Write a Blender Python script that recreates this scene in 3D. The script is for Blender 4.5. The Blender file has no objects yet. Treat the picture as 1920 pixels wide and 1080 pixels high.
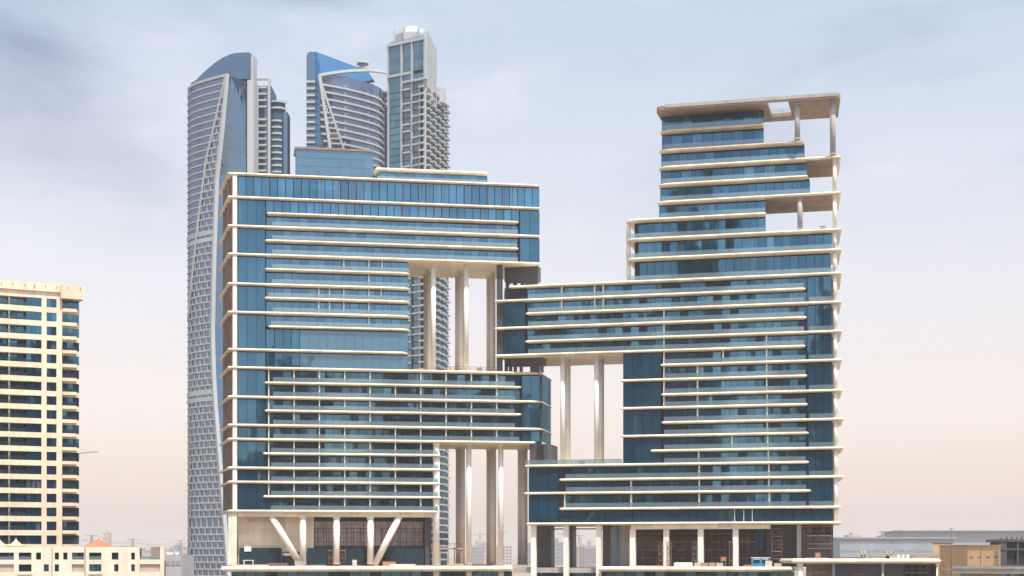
import bpy, math, random
from mathutils import Vector
R_ = math.radians
rng = random.Random(11)

# ------------------------------------------------------------------ camera, sky, sun, exposure
sc = bpy.context.scene
FPX, CX, HZ, CZ = 3000.0, 960.0, 1040.0, 12.0        # focal length (px of a 1920 frame), axis, horizon row, eye height
cam_d = bpy.data.cameras.new('camera')
cam = bpy.data.objects.new('camera', cam_d)
sc.collection.objects.link(cam)
cam_d.sensor_width = 36.0
cam_d.lens = FPX / 1920.0 * 36.0
cam_d.shift_y = (HZ - 540.0) / 1920.0
cam_d.clip_start = 1.0
cam_d.clip_end = 90000.0
cam.location = (0, 0, CZ)
cam.rotation_euler = (R_(90), 0, 0)
sc.camera = cam

SUN_EL, SUN_AZ = 65.0, 26.0                            # height, and degrees to the right of straight behind the camera
world = bpy.data.worlds.new('World')
sc.world = world
world.use_nodes = True


def build_world():
    nt = world.node_tree
    N, L = nt.nodes, nt.links
    for n in list(N):
        N.remove(n)
    out = N.new('ShaderNodeOutputWorld')
    bg = N.new('ShaderNodeBackground')
    bg.inputs['Strength'].default_value = 0.15
    L.new(bg.outputs[0], out.inputs['Surface'])
    tc = N.new('ShaderNodeTexCoord')
    sep = N.new('ShaderNodeSeparateXYZ')
    L.new(tc.outputs['Generated'], sep.inputs[0])
    mx = N.new('ShaderNodeMath'); mx.operation = 'MAXIMUM'; mx.inputs[1].default_value = 0.02
    L.new(sep.outputs['Z'], mx.inputs[0])
    com = N.new('ShaderNodeCombineXYZ')
    L.new(sep.outputs['X'], com.inputs[0]); L.new(sep.outputs['Y'], com.inputs[1]); L.new(mx.outputs[0], com.inputs[2])
    sky = N.new('ShaderNodeTexSky')
    sky.sky_type = 'NISHITA'
    sky.sun_disc = False
    sky.sun_elevation = R_(SUN_EL)
    sky.sun_rotation = R_(180 - SUN_AZ)
    sky.air_density = 1.0
    sky.dust_density = 2.2
    sky.ozone_density = 1.5
    L.new(com.outputs[0], sky.inputs['Vector'])
    # dusty air: warm and pale at the horizon, lavender blue above, the same all the way round
    ramp = N.new('ShaderNodeValToRGB')
    els = ramp.color_ramp.elements
    els[0].position = 0.0; els[0].color = (1.85, 1.47, 1.30, 1)
    els[1].position = 1.0; els[1].color = (1.0, 1.0, 1.0, 1)
    for p, c in ((0.05, (1.36, 1.11, 0.99, 1)), (0.12, (1.06, 0.935, 0.89, 1)), (0.22, (0.95, 0.935, 0.955, 1)), (0.34, (0.85, 0.955, 1.03, 1))):
        e = els.new(p); e.color = c
    L.new(mx.outputs[0], ramp.inputs[0])
    mul = N.new('ShaderNodeMix'); mul.data_type = 'RGBA'; mul.blend_type = 'MULTIPLY'; mul.inputs[0].default_value = 1.0
    hs = N.new('ShaderNodeHueSaturation'); hs.inputs['Saturation'].default_value = 0.36; hs.inputs['Value'].default_value = 1.0
    L.new(sky.outputs[0], hs.inputs['Color']); L.new(hs.outputs[0], mul.inputs['A']); L.new(ramp.outputs[0], mul.inputs['B'])
    # soft cloud: project the direction on a high flat layer, break it up with noise
    dv = N.new('ShaderNodeVectorMath'); dv.operation = 'MULTIPLY'
    dv.inputs[1].default_value = (1.0, 1.0, 2.6)
    L.new(com.outputs[0], dv.inputs[0])
    def cloud(scale, off, lo, hi, detail, rough):
        ad = N.new('ShaderNodeVectorMath'); ad.operation = 'ADD'; ad.inputs[1].default_value = off
        L.new(dv.outputs[0], ad.inputs[0])
        nz = N.new('ShaderNodeTexNoise'); nz.inputs['Scale'].default_value = scale
        nz.inputs['Detail'].default_value = detail; nz.inputs['Roughness'].default_value = rough
        nz.inputs['Distortion'].default_value = 0.35
        L.new(ad.outputs[0], nz.inputs['Vector'])
        mr = N.new('ShaderNodeMapRange'); mr.interpolation_type = 'SMOOTHSTEP'
        mr.inputs['From Min'].default_value = lo; mr.inputs['From Max'].default_value = hi
        L.new(nz.outputs[0], mr.inputs['Value'])
        return mr.outputs[0]
    def high(fac, lo, hi):                              # clouds thin out towards the dusty horizon
        mr = N.new('ShaderNodeMapRange'); mr.interpolation_type = 'SMOOTHSTEP'
        mr.inputs['From Min'].default_value = lo; mr.inputs['From Max'].default_value = hi
        L.new(mx.outputs[0], mr.inputs['Value'])
        m = N.new('ShaderNodeMath'); m.operation = 'MULTIPLY'
        L.new(fac, m.inputs[0]); L.new(mr.outputs[0], m.inputs[1])
        return m.outputs[0]
    dark = high(cloud(3.1, CLOUD_A, 0.46, 0.72, 6.0, 0.52), 0.12, 0.32)
    lite = high(cloud(5.5, CLOUD_B, 0.50, 0.72, 7.0, 0.58), 0.12, 0.28)
    m1 = N.new('ShaderNodeMix'); m1.data_type = 'RGBA'; m1.blend_type = 'MULTIPLY'
    L.new(dark, m1.inputs[0]); L.new(mul.outputs['Result'], m1.inputs['A']); m1.inputs['B'].default_value = (0.42, 0.46, 0.58, 1)
    m2 = N.new('ShaderNodeMix'); m2.data_type = 'RGBA'; m2.blend_type = 'MULTIPLY'
    L.new(lite, m2.inputs[0]); L.new(m1.outputs['Result'], m2.inputs['A']); m2.inputs['B'].default_value = (1.22, 1.12, 1.09, 1)
    L.new(m2.outputs['Result'], bg.inputs['Color'])


CLOUD_A, CLOUD_B = (3.1, 0.4, 0.9), (7.3, 2.2, 0.1)
build_world()

sun_d = bpy.data.lights.new('sun', 'SUN')
sun_d.energy = 4.2
sun_d.angle = R_(0.6)
sun_d.color = (1.0, 0.93, 0.82)
sun = bpy.data.objects.new('sun', sun_d)
sc.collection.objects.link(sun)
_d = Vector((math.sin(R_(SUN_AZ)) * math.cos(R_(SUN_EL)), -math.cos(R_(SUN_AZ)) * math.cos(R_(SUN_EL)), math.sin(R_(SUN_EL))))
sun.rotation_euler = _d.to_track_quat('Z', 'Y').to_euler()
sun.location = _d * 500

sc.view_settings.view_transform = 'Standard'
sc.view_settings.look = 'None'
sc.view_settings.gamma = 1.0
sc.view_settings.use_curve_mapping = False
sc.view_settings.exposure = 0.55
sc.render.engine = 'CYCLES'
cy = sc.cycles
cy.use_denoising = True
cy.max_bounces = 5
cy.diffuse_bounces = 3
cy.glossy_bounces = 2
cy.transmission_bounces = 4
cy.volume_bounces = 0
cy.transparent_max_bounces = 16
cy.caustics_reflective = False
cy.caustics_refractive = False
cy.sample_clamp_indirect = 6.0

# ------------------------------------------------------------------ materials
MATS = {}


def _nt(name):
    m = bpy.data.materials.new(name)
    m.use_nodes = True
    MATS[name] = m
    nt = m.node_tree
    return m, nt, nt.nodes, nt.links, nt.nodes['Principled BSDF']


def paint(name, col, rough=0.7, var=0.10, scale=0.35, streak=0.0, bump=0.0, metal=0.0, spec=0.3, fine=2.5, panel=0.0):
    """plain surface with blotchy wear and, where asked, rain streaks running down it"""
    m, nt, N, L, bs = _nt(name)
    bs.inputs['Roughness'].default_value = rough
    bs.inputs['Metallic'].default_value = metal
    bs.inputs['Specular IOR Level'].default_value = spec
    geo = N.new('ShaderNodeNewGeometry')
    nz = N.new('ShaderNodeTexNoise'); nz.inputs['Scale'].default_value = scale; nz.inputs['Detail'].default_value = 5
    L.new(geo.outputs['Position'], nz.inputs['Vector'])
    mr = N.new('ShaderNodeMapRange')
    mr.inputs['From Min'].default_value = 0.3; mr.inputs['From Max'].default_value = 0.7
    mr.inputs['To Min'].default_value = 1 - var; mr.inputs['To Max'].default_value = 1 + var * 0.6
    L.new(nz.outputs[0], mr.inputs['Value'])
    val = mr.outputs[0]
    if streak:
        sc_ = N.new('ShaderNodeVectorMath'); sc_.operation = 'MULTIPLY'; sc_.inputs[1].default_value = (1.1, 1.1, 0.07)
        L.new(geo.outputs['Position'], sc_.inputs[0])
        n2 = N.new('ShaderNodeTexNoise'); n2.inputs['Scale'].default_value = 1.0; n2.inputs['Detail'].default_value = 6
        L.new(sc_.outputs[0], n2.inputs['Vector'])
        m2 = N.new('ShaderNodeMapRange')
        m2.inputs['From Min'].default_value = 0.45; m2.inputs['From Max'].default_value = 0.75
        m2.inputs['To Min'].default_value = 1.0; m2.inputs['To Max'].default_value = 1 - streak
        L.new(n2.outputs[0], m2.inputs['Value'])
        mm = N.new('ShaderNodeMath'); mm.operation = 'MULTIPLY'
        L.new(val, mm.inputs[0]); L.new(m2.outputs[0], mm.inputs[1])
        val = mm.outputs[0]
    if panel:                                           # cladding panels differ a little in tone
        sp = N.new('ShaderNodeVectorMath'); sp.operation = 'SNAP'; sp.inputs[1].default_value = (panel, 500.0, 1.7)
        L.new(geo.outputs['Position'], sp.inputs[0])
        wp = N.new('ShaderNodeTexWhiteNoise'); L.new(sp.outputs[0], wp.inputs['Vector'])
        mp = N.new('ShaderNodeMapRange'); mp.inputs['To Min'].default_value = 0.85; mp.inputs['To Max'].default_value = 1.05
        L.new(wp.outputs['Value'], mp.inputs['Value'])
        mq = N.new('ShaderNodeMath'); mq.operation = 'MULTIPLY'
        L.new(val, mq.inputs[0]); L.new(mp.outputs[0], mq.inputs[1])
        val = mq.outputs[0]
    oi = N.new('ShaderNodeObjectInfo')
    mo = N.new('ShaderNodeMapRange'); mo.inputs['To Min'].default_value = 0.95; mo.inputs['To Max'].default_value = 1.03
    L.new(oi.outputs['Random'], mo.inputs['Value'])
    m3 = N.new('ShaderNodeMath'); m3.operation = 'MULTIPLY'
    L.new(val, m3.inputs[0]); L.new(mo.outputs[0], m3.inputs[1])
    vm = N.new('ShaderNodeVectorMath'); vm.operation = 'SCALE'; vm.inputs[0].default_value = col[:3]
    L.new(m3.outputs[0], vm.inputs['Scale'])
    L.new(vm.outputs[0], bs.inputs['Base Color'])
    if bump:
        n3 = N.new('ShaderNodeTexNoise'); n3.inputs['Scale'].default_value = fine; n3.inputs['Detail'].default_value = 6
        L.new(geo.outputs['Position'], n3.inputs['Vector'])
        b = N.new('ShaderNodeBump'); b.inputs['Strength'].default_value = bump; b.inputs['Distance'].default_value = 0.2
        L.new(n3.outputs[0], b.inputs['Height'])
        L.new(b.outputs[0], bs.inputs['Normal'])
    return m


def glazing(name, inner, tint, mirror=0.5, vary=0.5, tilt=0.02, curtains=0.35, wave=0.004):
    """coated facade glass: tinted mirror over a dim room; each pane sits a little out of true and has its own room behind"""
    m, nt, N, L, bs = _nt(name)
    out = N['Material Output']
    N.remove(bs)
    oi = N.new('ShaderNodeObjectInfo')
    geo = N.new('ShaderNodeNewGeometry')
    ad = N.new('ShaderNodeMath'); ad.operation = 'ADD'
    L.new(oi.outputs['Random'], ad.inputs[0]); L.new(geo.outputs['Random Per Island'], ad.inputs[1])
    wn = N.new('ShaderNodeTexWhiteNoise'); wn.noise_dimensions = '1D'
    sc1 = N.new('ShaderNodeMath'); sc1.operation = 'MULTIPLY'; sc1.inputs[1].default_value = 91.7
    L.new(ad.outputs[0], sc1.inputs[0]); L.new(sc1.outputs[0], wn.inputs['W'])
    # rooms: blinds and curtains hang as vertical strips, some panes have none
    vs = N.new('ShaderNodeVectorMath'); vs.operation = 'MULTIPLY'; vs.inputs[1].default_value = (0.9, 0.9, 0.10)
    L.new(geo.outputs['Position'], vs.inputs[0])
    n1 = N.new('ShaderNodeTexNoise'); n1.inputs['Scale'].default_value = 1.0; n1.inputs['Detail'].default_value = 4
    L.new(vs.outputs[0], n1.inputs['Vector'])
    r1 = N.new('ShaderNodeMapRange'); r1.inputs['From Min'].default_value = 0.53; r1.inputs['From Max'].default_value = 0.58
    L.new(n1.outputs[0], r1.inputs['Value'])
    pr = N.new('ShaderNodeMapRange'); pr.inputs['From Min'].default_value = 0.55; pr.inputs['From Max'].default_value = 1.0
    L.new(wn.outputs['Value'], pr.inputs['Value'])
    cu = N.new('ShaderNodeMath'); cu.operation = 'MULTIPLY'
    L.new(r1.outputs[0], cu.inputs[0]); L.new(pr.outputs[0], cu.inputs[1])
    cu2 = N.new('ShaderNodeMath'); cu2.operation = 'MULTIPLY'; cu2.inputs[1].default_value = curtains
    L.new(cu.outputs[0], cu2.inputs[0])
    mc = N.new('ShaderNodeMix'); mc.data_type = 'RGBA'
    mc.inputs['A'].default_value = (*inner, 1); mc.inputs['B'].default_value = (0.42, 0.47, 0.47, 1)
    L.new(cu2.outputs[0], mc.inputs[0])
    # room tone varies by cell, painted to stand in for blotchy reflections
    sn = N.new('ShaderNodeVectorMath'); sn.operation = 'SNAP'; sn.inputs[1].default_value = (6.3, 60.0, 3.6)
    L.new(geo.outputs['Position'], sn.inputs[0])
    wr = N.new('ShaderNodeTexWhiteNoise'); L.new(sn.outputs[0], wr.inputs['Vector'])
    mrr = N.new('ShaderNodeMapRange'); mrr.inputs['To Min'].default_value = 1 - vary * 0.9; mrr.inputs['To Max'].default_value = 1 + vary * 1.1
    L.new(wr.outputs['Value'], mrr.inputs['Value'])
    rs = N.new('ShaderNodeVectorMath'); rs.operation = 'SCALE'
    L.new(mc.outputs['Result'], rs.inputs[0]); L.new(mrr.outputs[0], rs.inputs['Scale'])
    df = N.new('ShaderNodeBsdfDiffuse')
    L.new(rs.outputs[0], df.inputs['Color'])
    # mirror
    vsub = N.new('ShaderNodeVectorMath'); vsub.operation = 'SUBTRACT'; vsub.inputs[1].default_value = (0.5, 0.5, 0.5)
    L.new(wn.outputs['Color'], vsub.inputs[0])
    vsc = N.new('ShaderNodeVectorMath'); vsc.operation = 'SCALE'; vsc.inputs['Scale'].default_value = tilt
    L.new(vsub.outputs[0], vsc.inputs[0])
    n2 = N.new('ShaderNodeTexNoise'); n2.inputs['Scale'].default_value = 0.22; n2.inputs['Detail'].default_value = 2
    L.new(geo.outputs['Position'], n2.inputs['Vector'])
    vs2 = N.new('ShaderNodeVectorMath'); vs2.operation = 'SUBTRACT'; vs2.inputs[1].default_value = (0.5, 0.5, 0.5)
    L.new(n2.outputs['Color'], vs2.inputs[0])
    vs3 = N.new('ShaderNodeVectorMath'); vs3.operation = 'SCALE'; vs3.inputs['Scale'].default_value = wave * 4
    L.new(vs2.outputs[0], vs3.inputs[0])
    a1 = N.new('ShaderNodeVectorMath'); L.new(geo.outputs['Normal'], a1.inputs[0]); L.new(vsc.outputs[0], a1.inputs[1])
    a2 = N.new('ShaderNodeVectorMath'); L.new(a1.outputs[0], a2.inputs[0]); L.new(vs3.outputs[0], a2.inputs[1])
    nm = N.new('ShaderNodeVectorMath'); nm.operation = 'NORMALIZE'; L.new(a2.outputs[0], nm.inputs[0])
    gl = N.new('ShaderNodeBsdfGlossy'); gl.inputs['Roughness'].default_value = 0.03
    tv = N.new('ShaderNodeMapRange'); tv.inputs['To Min'].default_value = 1 - vary * 0.5; tv.inputs['To Max'].default_value = 1 + vary * 0.35
    L.new(wn.outputs['Value'], tv.inputs['Value'])
    tsc = N.new('ShaderNodeVectorMath'); tsc.operation = 'SCALE'; tsc.inputs[0].default_value = tint
    L.new(tv.outputs[0], tsc.inputs['Scale'])
    L.new(tsc.outputs[0], gl.inputs['Color'])
    L.new(nm.outputs[0], gl.inputs['Normal'])
    lw = N.new('ShaderNodeLayerWeight'); lw.inputs['Blend'].default_value = 0.35
    fm = N.new('ShaderNodeMapRange'); fm.inputs['To Min'].default_value = mirror; fm.inputs['To Max'].default_value = min(1.0, mirror + 0.4)
    L.new(lw.outputs['Fresnel'], fm.inputs['Value'])
    mix = N.new('ShaderNodeMixShader')
    L.new(fm.outputs[0], mix.inputs[0]); L.new(df.outputs[0], mix.inputs[1]); L.new(gl.outputs[0], mix.inputs[2])
    L.new(mix.outputs[0], out.inputs['Surface'])
    return m


def clear_glass(name, col, see=0.5, gloss=0.12):
    m, nt, N, L, bs = _nt(name)
    out = N['Material Output']
    N.remove(bs)
    tr = N.new('ShaderNodeBsdfTransparent'); tr.inputs[0].default_value = (0.85, 0.95, 0.95, 1)
    df = N.new('ShaderNodeBsdfDiffuse'); df.inputs[0].default_value = (*col, 1)
    gl = N.new('ShaderNodeBsdfGlossy'); gl.inputs['Color'].default_value = (0.8, 0.9, 0.95, 1); gl.inputs['Roughness'].default_value = 0.05
    m1 = N.new('ShaderNodeMixShader'); m1.inputs[0].default_value = gloss
    L.new(df.outputs[0], m1.inputs[1]); L.new(gl.outputs[0], m1.inputs[2])
    m2 = N.new('ShaderNodeMixShader'); m2.inputs[0].default_value = see
    L.new(m1.outputs[0], m2.inputs[1]); L.new(tr.outputs[0], m2.inputs[2])
    L.new(m2.outputs[0], out.inputs['Surface'])
    return m


CREAM = paint('cream_render', (0.82, 0.72, 0.575), 0.6, 0.08, 0.2, streak=0.16, panel=3.2)
COLUMN = paint('column_render', (0.82, 0.79, 0.74), 0.6, 0.08, 0.3, streak=0.12)
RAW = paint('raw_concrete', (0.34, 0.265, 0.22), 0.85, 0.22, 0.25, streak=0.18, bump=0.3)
GREYC = paint('grey_concrete', (0.40, 0.39, 0.38), 0.8, 0.15, 0.3, streak=0.15)
BROWNW = paint('unfinished_wall', (0.27, 0.19, 0.16), 0.9, 0.5, 0.8, bump=0.6)
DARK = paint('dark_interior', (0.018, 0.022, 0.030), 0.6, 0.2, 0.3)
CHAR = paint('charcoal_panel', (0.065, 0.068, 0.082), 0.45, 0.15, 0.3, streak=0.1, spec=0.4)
MULL = paint('bronze_mullion', (0.14, 0.12, 0.10), 0.5, 0.1)
WHITEP = paint('white_partition', (0.70, 0.69, 0.60), 0.6, 0.08)
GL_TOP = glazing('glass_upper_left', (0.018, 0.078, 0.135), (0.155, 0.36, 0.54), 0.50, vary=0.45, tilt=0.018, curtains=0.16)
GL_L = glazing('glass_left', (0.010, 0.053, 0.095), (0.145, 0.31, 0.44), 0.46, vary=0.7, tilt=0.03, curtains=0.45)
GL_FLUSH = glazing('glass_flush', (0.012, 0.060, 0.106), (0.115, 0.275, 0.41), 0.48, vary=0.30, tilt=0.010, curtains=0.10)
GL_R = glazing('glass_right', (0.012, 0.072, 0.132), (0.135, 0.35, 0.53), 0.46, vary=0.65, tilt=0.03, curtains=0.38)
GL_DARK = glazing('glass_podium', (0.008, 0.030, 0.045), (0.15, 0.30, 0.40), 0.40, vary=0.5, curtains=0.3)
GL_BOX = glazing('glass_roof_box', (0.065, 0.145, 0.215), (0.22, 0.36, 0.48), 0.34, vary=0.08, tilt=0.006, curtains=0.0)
RAIL = clear_glass('balustrade_glass', (0.25, 0.34, 0.40), 0.60, 0.25)
RAILD = clear_glass('dark_balcony_glass', (0.03, 0.05, 0.065), 0.62, 0.12)
SCAFF = paint('rusty_scaffold', (0.17, 0.11, 0.105), 0.7, 0.3)
PLANK = paint('timber_plank', (0.50, 0.33, 0.22), 0.8, 0.25)
NET = paint('pale_sheeting', (0.74, 0.69, 0.70), 0.8, 0.25, 0.5, streak=0.2)
HOARD = paint('teal_hoarding', (0.007, 0.032, 0.048), 0.5, 0.2)
WHITE = paint('white_board', (0.78, 0.78, 0.76), 0.6, 0.1)
BLUEP = paint('blue_cabin_paint', (0.03, 0.28, 0.55), 0.45, 0.12)
ORANGE = paint('orange_plastic', (0.52, 0.22, 0.12), 0.6, 0.1)
GREENP = paint('lime_fabric', (0.55, 0.62, 0.08), 0.7, 0.1)
STEEL = paint('grey_steel', (0.25, 0.25, 0.26), 0.5, 0.1)

# ------------------------------------------------------------------ mesh helpers
COL = sc.collection
HAZE = 1.2e-4


class MB:
    def __init__(self):
        self.v, self.f = [], []

    def prism(self, pts, z0, z1):
        n, b = len(pts), len(self.v)
        self.v += [(p[0], p[1], z0) for p in pts] + [(p[0], p[1], z1) for p in pts]
        self.f.append(tuple(b + i for i in reversed(range(n))))
        self.f.append(tuple(b + n + i for i in range(n)))
        for i in range(n):
            j = (i + 1) % n
            self.f.append((b + i, b + j, b + n + j, b + n + i))
        return self

    def loops(self, rings, cap0=True, cap1=True):
        n, b = len(rings[0]), len(self.v)
        for r in rings:
            self.v += [tuple(p) for p in r]
        for k in range(len(rings) - 1):
            for i in range(n):
                j = (i + 1) % n
                self.f.append((b + k * n + i, b + k * n + j, b + (k + 1) * n + j, b + (k + 1) * n + i))
        if cap0:
            self.f.append(tuple(b + i for i in reversed(range(n))))
        if cap1:
            o = b + (len(rings) - 1) * n
            self.f.append(tuple(o + i for i in range(n)))
        return self

    def box(self, x0, x1, y0, y1, z0, z1):
        return self.prism([(x0, y0), (x1, y0), (x1, y1), (x0, y1)], z0, z1)

    def cyl(self, x, y, r, z0, z1, n=20, r1=None):
        r1 = r if r1 is None else r1
        c = [(math.cos(2 * math.pi * i / n), math.sin(2 * math.pi * i / n)) for i in range(n)]
        return self.loops([[(x + r * a, y + r * b, z0) for a, b in c], [(x + r1 * a, y + r1 * b, z1) for a, b in c]])

    def bar(self, p, q, r, n=6):
        p, q = Vector(p), Vector(q)
        d = (q - p).normalized()
        a = d.cross(Vector((0, 0, 1)) if abs(d.z) < 0.95 else Vector((1, 0, 0))).normalized()
        b = a.cross(d)
        rings = []
        for c in (p, q):
            rings.append([tuple(c + a * (-r * math.cos(2 * math.pi * i / n + .4)) + b * (r * math.sin(2 * math.pi * i / n + .4))) for i in range(n)])
        return self.loops(rings)

    def sheet(self, rows, th):
        """rows of points (a surface grid) given thickness along +normal back (th is a vector)"""
        b = len(self.v); nr, nc = len(rows), len(rows[0])
        for r in rows:
            self.v += [tuple(p) for p in r]
        for r in rows:
            self.v += [(p[0] + th[0], p[1] + th[1], p[2] + th[2]) for p in r]
        o = nr * nc
        for i in range(nr - 1):
            for j in range(nc - 1):
                a, c, d, e = b + i * nc + j, b + i * nc + j + 1, b + (i + 1) * nc + j + 1, b + (i + 1) * nc + j
                self.f.append((a, c, d, e)); self.f.append((a + o, e + o, d + o, c + o))
        for j in range(nc - 1):
            a, c = b + j, b + j + 1
            self.f.append((a, a + o, c + o, c))
            a, c = b + (nr - 1) * nc + j, b + (nr - 1) * nc + j + 1
            self.f.append((a, c, c + o, a + o))
        for i in range(nr - 1):
            a, c = b + i * nc, b + (i + 1) * nc
            self.f.append((a, c, c + o, a + o))
            a, c = b + i * nc + nc - 1, b + (i + 1) * nc + nc - 1
            self.f.append((a, a + o, c + o, c))
        return self

    def build(self, name, mat, parent=None, smooth=False, kind=None):
        P = world_loc(parent) if parent else Vector((0, 0, 0))
        me = bpy.data.meshes.new(name)
        me.from_pydata([(v[0] - P.x, v[1] - P.y, v[2] - P.z) for v in self.v], [], self.f)
        me.materials.append(mat)
        if smooth:
            me.polygons.foreach_set('use_smooth', [len(p.vertices) <= 4 for p in me.polygons])
        me.update()
        o = bpy.data.objects.new(name, me)
        COL.objects.link(o)
        if parent:
            o.parent = parent
        if kind:
            o['kind'] = kind
        return o


WL = {}


def world_loc(o):
    return WL.get(o.name, Vector((0, 0, 0)))


def thing(name, loc, label, cat, group=None):
    o = bpy.data.objects.new(name, None)
    o.empty_display_size = 0.5
    COL.objects.link(o)
    o.location = loc
    WL[o.name] = Vector(loc)
    o['label'] = label; o['category'] = cat
    if group:
        o['group'] = group
    return o


def tag(o, label=None, cat=None, group=None, kind=None):
    if label: o['label'] = label
    if cat: o['category'] = cat
    if group: o['group'] = group
    if kind: o['kind'] = kind
    return o


def sub(o, parent):
    """a mesh already in the frame of the thing becomes a sub-part of one of its parts"""
    o.parent = parent
    return o


class Facade:
    """a vertical plane in the place; u runs along it, v goes back into the building"""
    def __init__(self, px0, d0, px1, d1):
        self.o = Vector(((px0 - CX) * d0 / FPX, d0))
        e = Vector(((px1 - CX) * d1 / FPX, d1)) - self.o
        self.len = e.length
        self.e = e.normalized()
        self.n = Vector((-self.e.y, self.e.x))
        self.rot = math.atan2(self.e.y, self.e.x)

    def u(self, px, v=0.0):
        k = (px - CX) / FPX
        o = self.o + self.n * v
        return (k * o.y - o.x) / (self.e.x - k * self.e.y)

    def at(self, u, v=0.0):
        p = self.o + self.e * u + self.n * v
        return (p.x, p.y)

    def z(self, px, py, v=0.0):
        p = self.at(self.u(px, v), v)
        return CZ + (HZ - py) * p[1] / FPX

    def poly(self, pts):
        return [self.at(*p) for p in pts]


def pxp(px, d):
    return ((px - CX) * d / FPX, d)


def pz(py, d):
    return CZ + (HZ - py) * d / FPX


def inset(poly, d):
    n = len(poly); out = []
    for i in range(n):
        p0, p1, p2 = Vector(poly[i - 1]), Vector(poly[i]), Vector(poly[(i + 1) % n])
        a = (p1 - p0).normalized(); b = (p2 - p1).normalized()
        na, nb = Vector((-a.y, a.x)), Vector((-b.y, b.x))
        m = na + nb
        k = m.dot(na)
        out.append(p1 + m * (d / k if abs(k) > 0.2 else d))
    return out


def rounded(poly, radii, seg=7):
    """poly in order (counter-clockwise); radii per corner"""
    n = len(poly); out = []
    for i in range(n):
        r = radii[i] if isinstance(radii, (list, tuple)) else radii
        p1 = Vector(poly[i])
        if r <= 0:
            out.append(tuple(p1)); continue
        a = (Vector(poly[i - 1]) - p1).normalized(); b = (Vector(poly[(i + 1) % n]) - p1).normalized()
        p, q = p1 + a * r, p1 + b * r
        for k in range(seg + 1):
            t = k / seg
            w = p * (1 - t) ** 2 + p1 * 2 * t * (1 - t) + q * t * t
            out.append(tuple(w))
    return out


def slab(fac, poly_uv, ztop, th, parent, name='slab', mat=None, deep=0.55):
    """floor slab with a soft-nosed edge: sloped lip above, small vertical nose, undercut below"""
    poly = [Vector(p) for p in fac.poly(poly_uv)]
    prof = [(deep, -th), (0.08, -th * 0.70), (0.0, -th * 0.60), (0.0, -th * 0.42), (0.16, -th * 0.20), (0.42, 0.0)]
    mb = MB()
    mb.loops([[(p.x, p.y, ztop + dz) for p in inset(poly, d)] for d, dz in prof])
    return mb.build(name, mat or CREAM, parent)


UNIT = {}


def unit_box(mat):
    if mat.name not in UNIT:
        me = bpy.data.meshes.new('pane')
        h = 0.5
        v = [(x, y, z) for z in (-h, h) for y in (-h, h) for x in (-h, h)]
        f = [(0, 2, 3, 1), (4, 5, 7, 6), (0, 1, 5, 4), (2, 6, 7, 3), (0, 4, 6, 2), (1, 3, 7, 5)]
        me.from_pydata(v, [], f)
        me.materials.append(mat)
        UNIT[mat.name] = me
    return UNIT[mat.name]


class Pieces:
    """alike flat pieces of one thing: the largest 300 become parts, the rest one joined part"""
    def __init__(self, name, parent, limit=300):
        self.name, self.parent, self.limit, self.items = name, parent, limit, []

    def add(self, cx, cy, cz, rot, sx, sy, sz, mat):
        self.items.append((cx, cy, cz, rot, sx, sy, sz, mat))

    def row(self, fac, ua, ub, v, z0, z1, width, mat, th=0.10, gap=0.09, jitter=0.0):
        if ub - ua < 0.4 or z1 - z0 < 0.3:
            return
        n = max(1, round((ub - ua) / width))
        w = (ub - ua) / n
        for i in range(n):
            c = fac.at(ua + (i + .5) * w, v + th / 2)
            self.add(c[0], c[1], (z0 + z1) / 2, fac.rot, w - gap, th, z1 - z0 - 0.06, mat)

    def finish(self):
        P = world_loc(self.parent)
        it = sorted(self.items, key=lambda t: -(t[4] * t[6]) / (t[1] ** 2))
        for cx, cy, cz, rot, sx, sy, sz, mat in it[:self.limit]:
            o = bpy.data.objects.new(self.name, unit_box(mat))
            o.location = (cx - P.x, cy - P.y, cz - P.z)
            o.rotation_euler = (0, 0, rot)
            o.scale = (sx, sy, sz)
            o.parent = self.parent
            COL.objects.link(o)
        rest = {}
        for t in it[self.limit:]:
            rest.setdefault(t[7].name, []).append(t)
        for k, lst in rest.items():
            mb = MB()
            for cx, cy, cz, rot, sx, sy, sz, mat in lst:
                c, s = math.cos(rot), math.sin(rot)
                pts = [(cx + a * sx / 2 * c - b * sy / 2 * s, cy + a * sx / 2 * s + b * sy / 2 * c) for a, b in ((-1, -1), (1, -1), (1, 1), (-1, 1))]
                mb.prism(pts, cz - sz / 2, cz + sz / 2)
            mb.build(self.name + '_field', lst[0][7], self.parent, kind='stuff')


def fbox(fac, ua, ub, va, vb, z0, z1, name, mat, parent):
    return MB().prism(fac.poly([(ua, va), (ub, va), (ub, vb), (ua, vb)]), z0, z1).build(name, mat, parent)


def fcol(fac, u, v, r, z0, z1, parent, mat=None, name='column', n=22):
    x, y = fac.at(u, v)
    o = MB().cyl(x, y, r, z0, z1, n).build(name, mat or COLUMN, parent, smooth=True)
    if z1 - z0 > 8:                                     # collar under the soffit and shoe on the deck
        MB().cyl(x, y, r + .12, z1 - .55, z1 - .02, n).build('collar', mat or COLUMN, parent, smooth=True).parent = o
        MB().cyl(x, y, r + .09, z0 + .01, z0 + .45, n).build('shoe', GREYC, parent, smooth=True).parent = o
    return o


# ------------------------------------------------------------------ ground
GROUND = paint('sandy_ground', (0.30, 0.25, 0.20), 0.9, 0.25, 0.01, bump=0.2)
MB().box(-42000, 42000, -3000, 42000, -0.5, 0.0).build("ground", GROUND, kind='structure')

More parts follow.
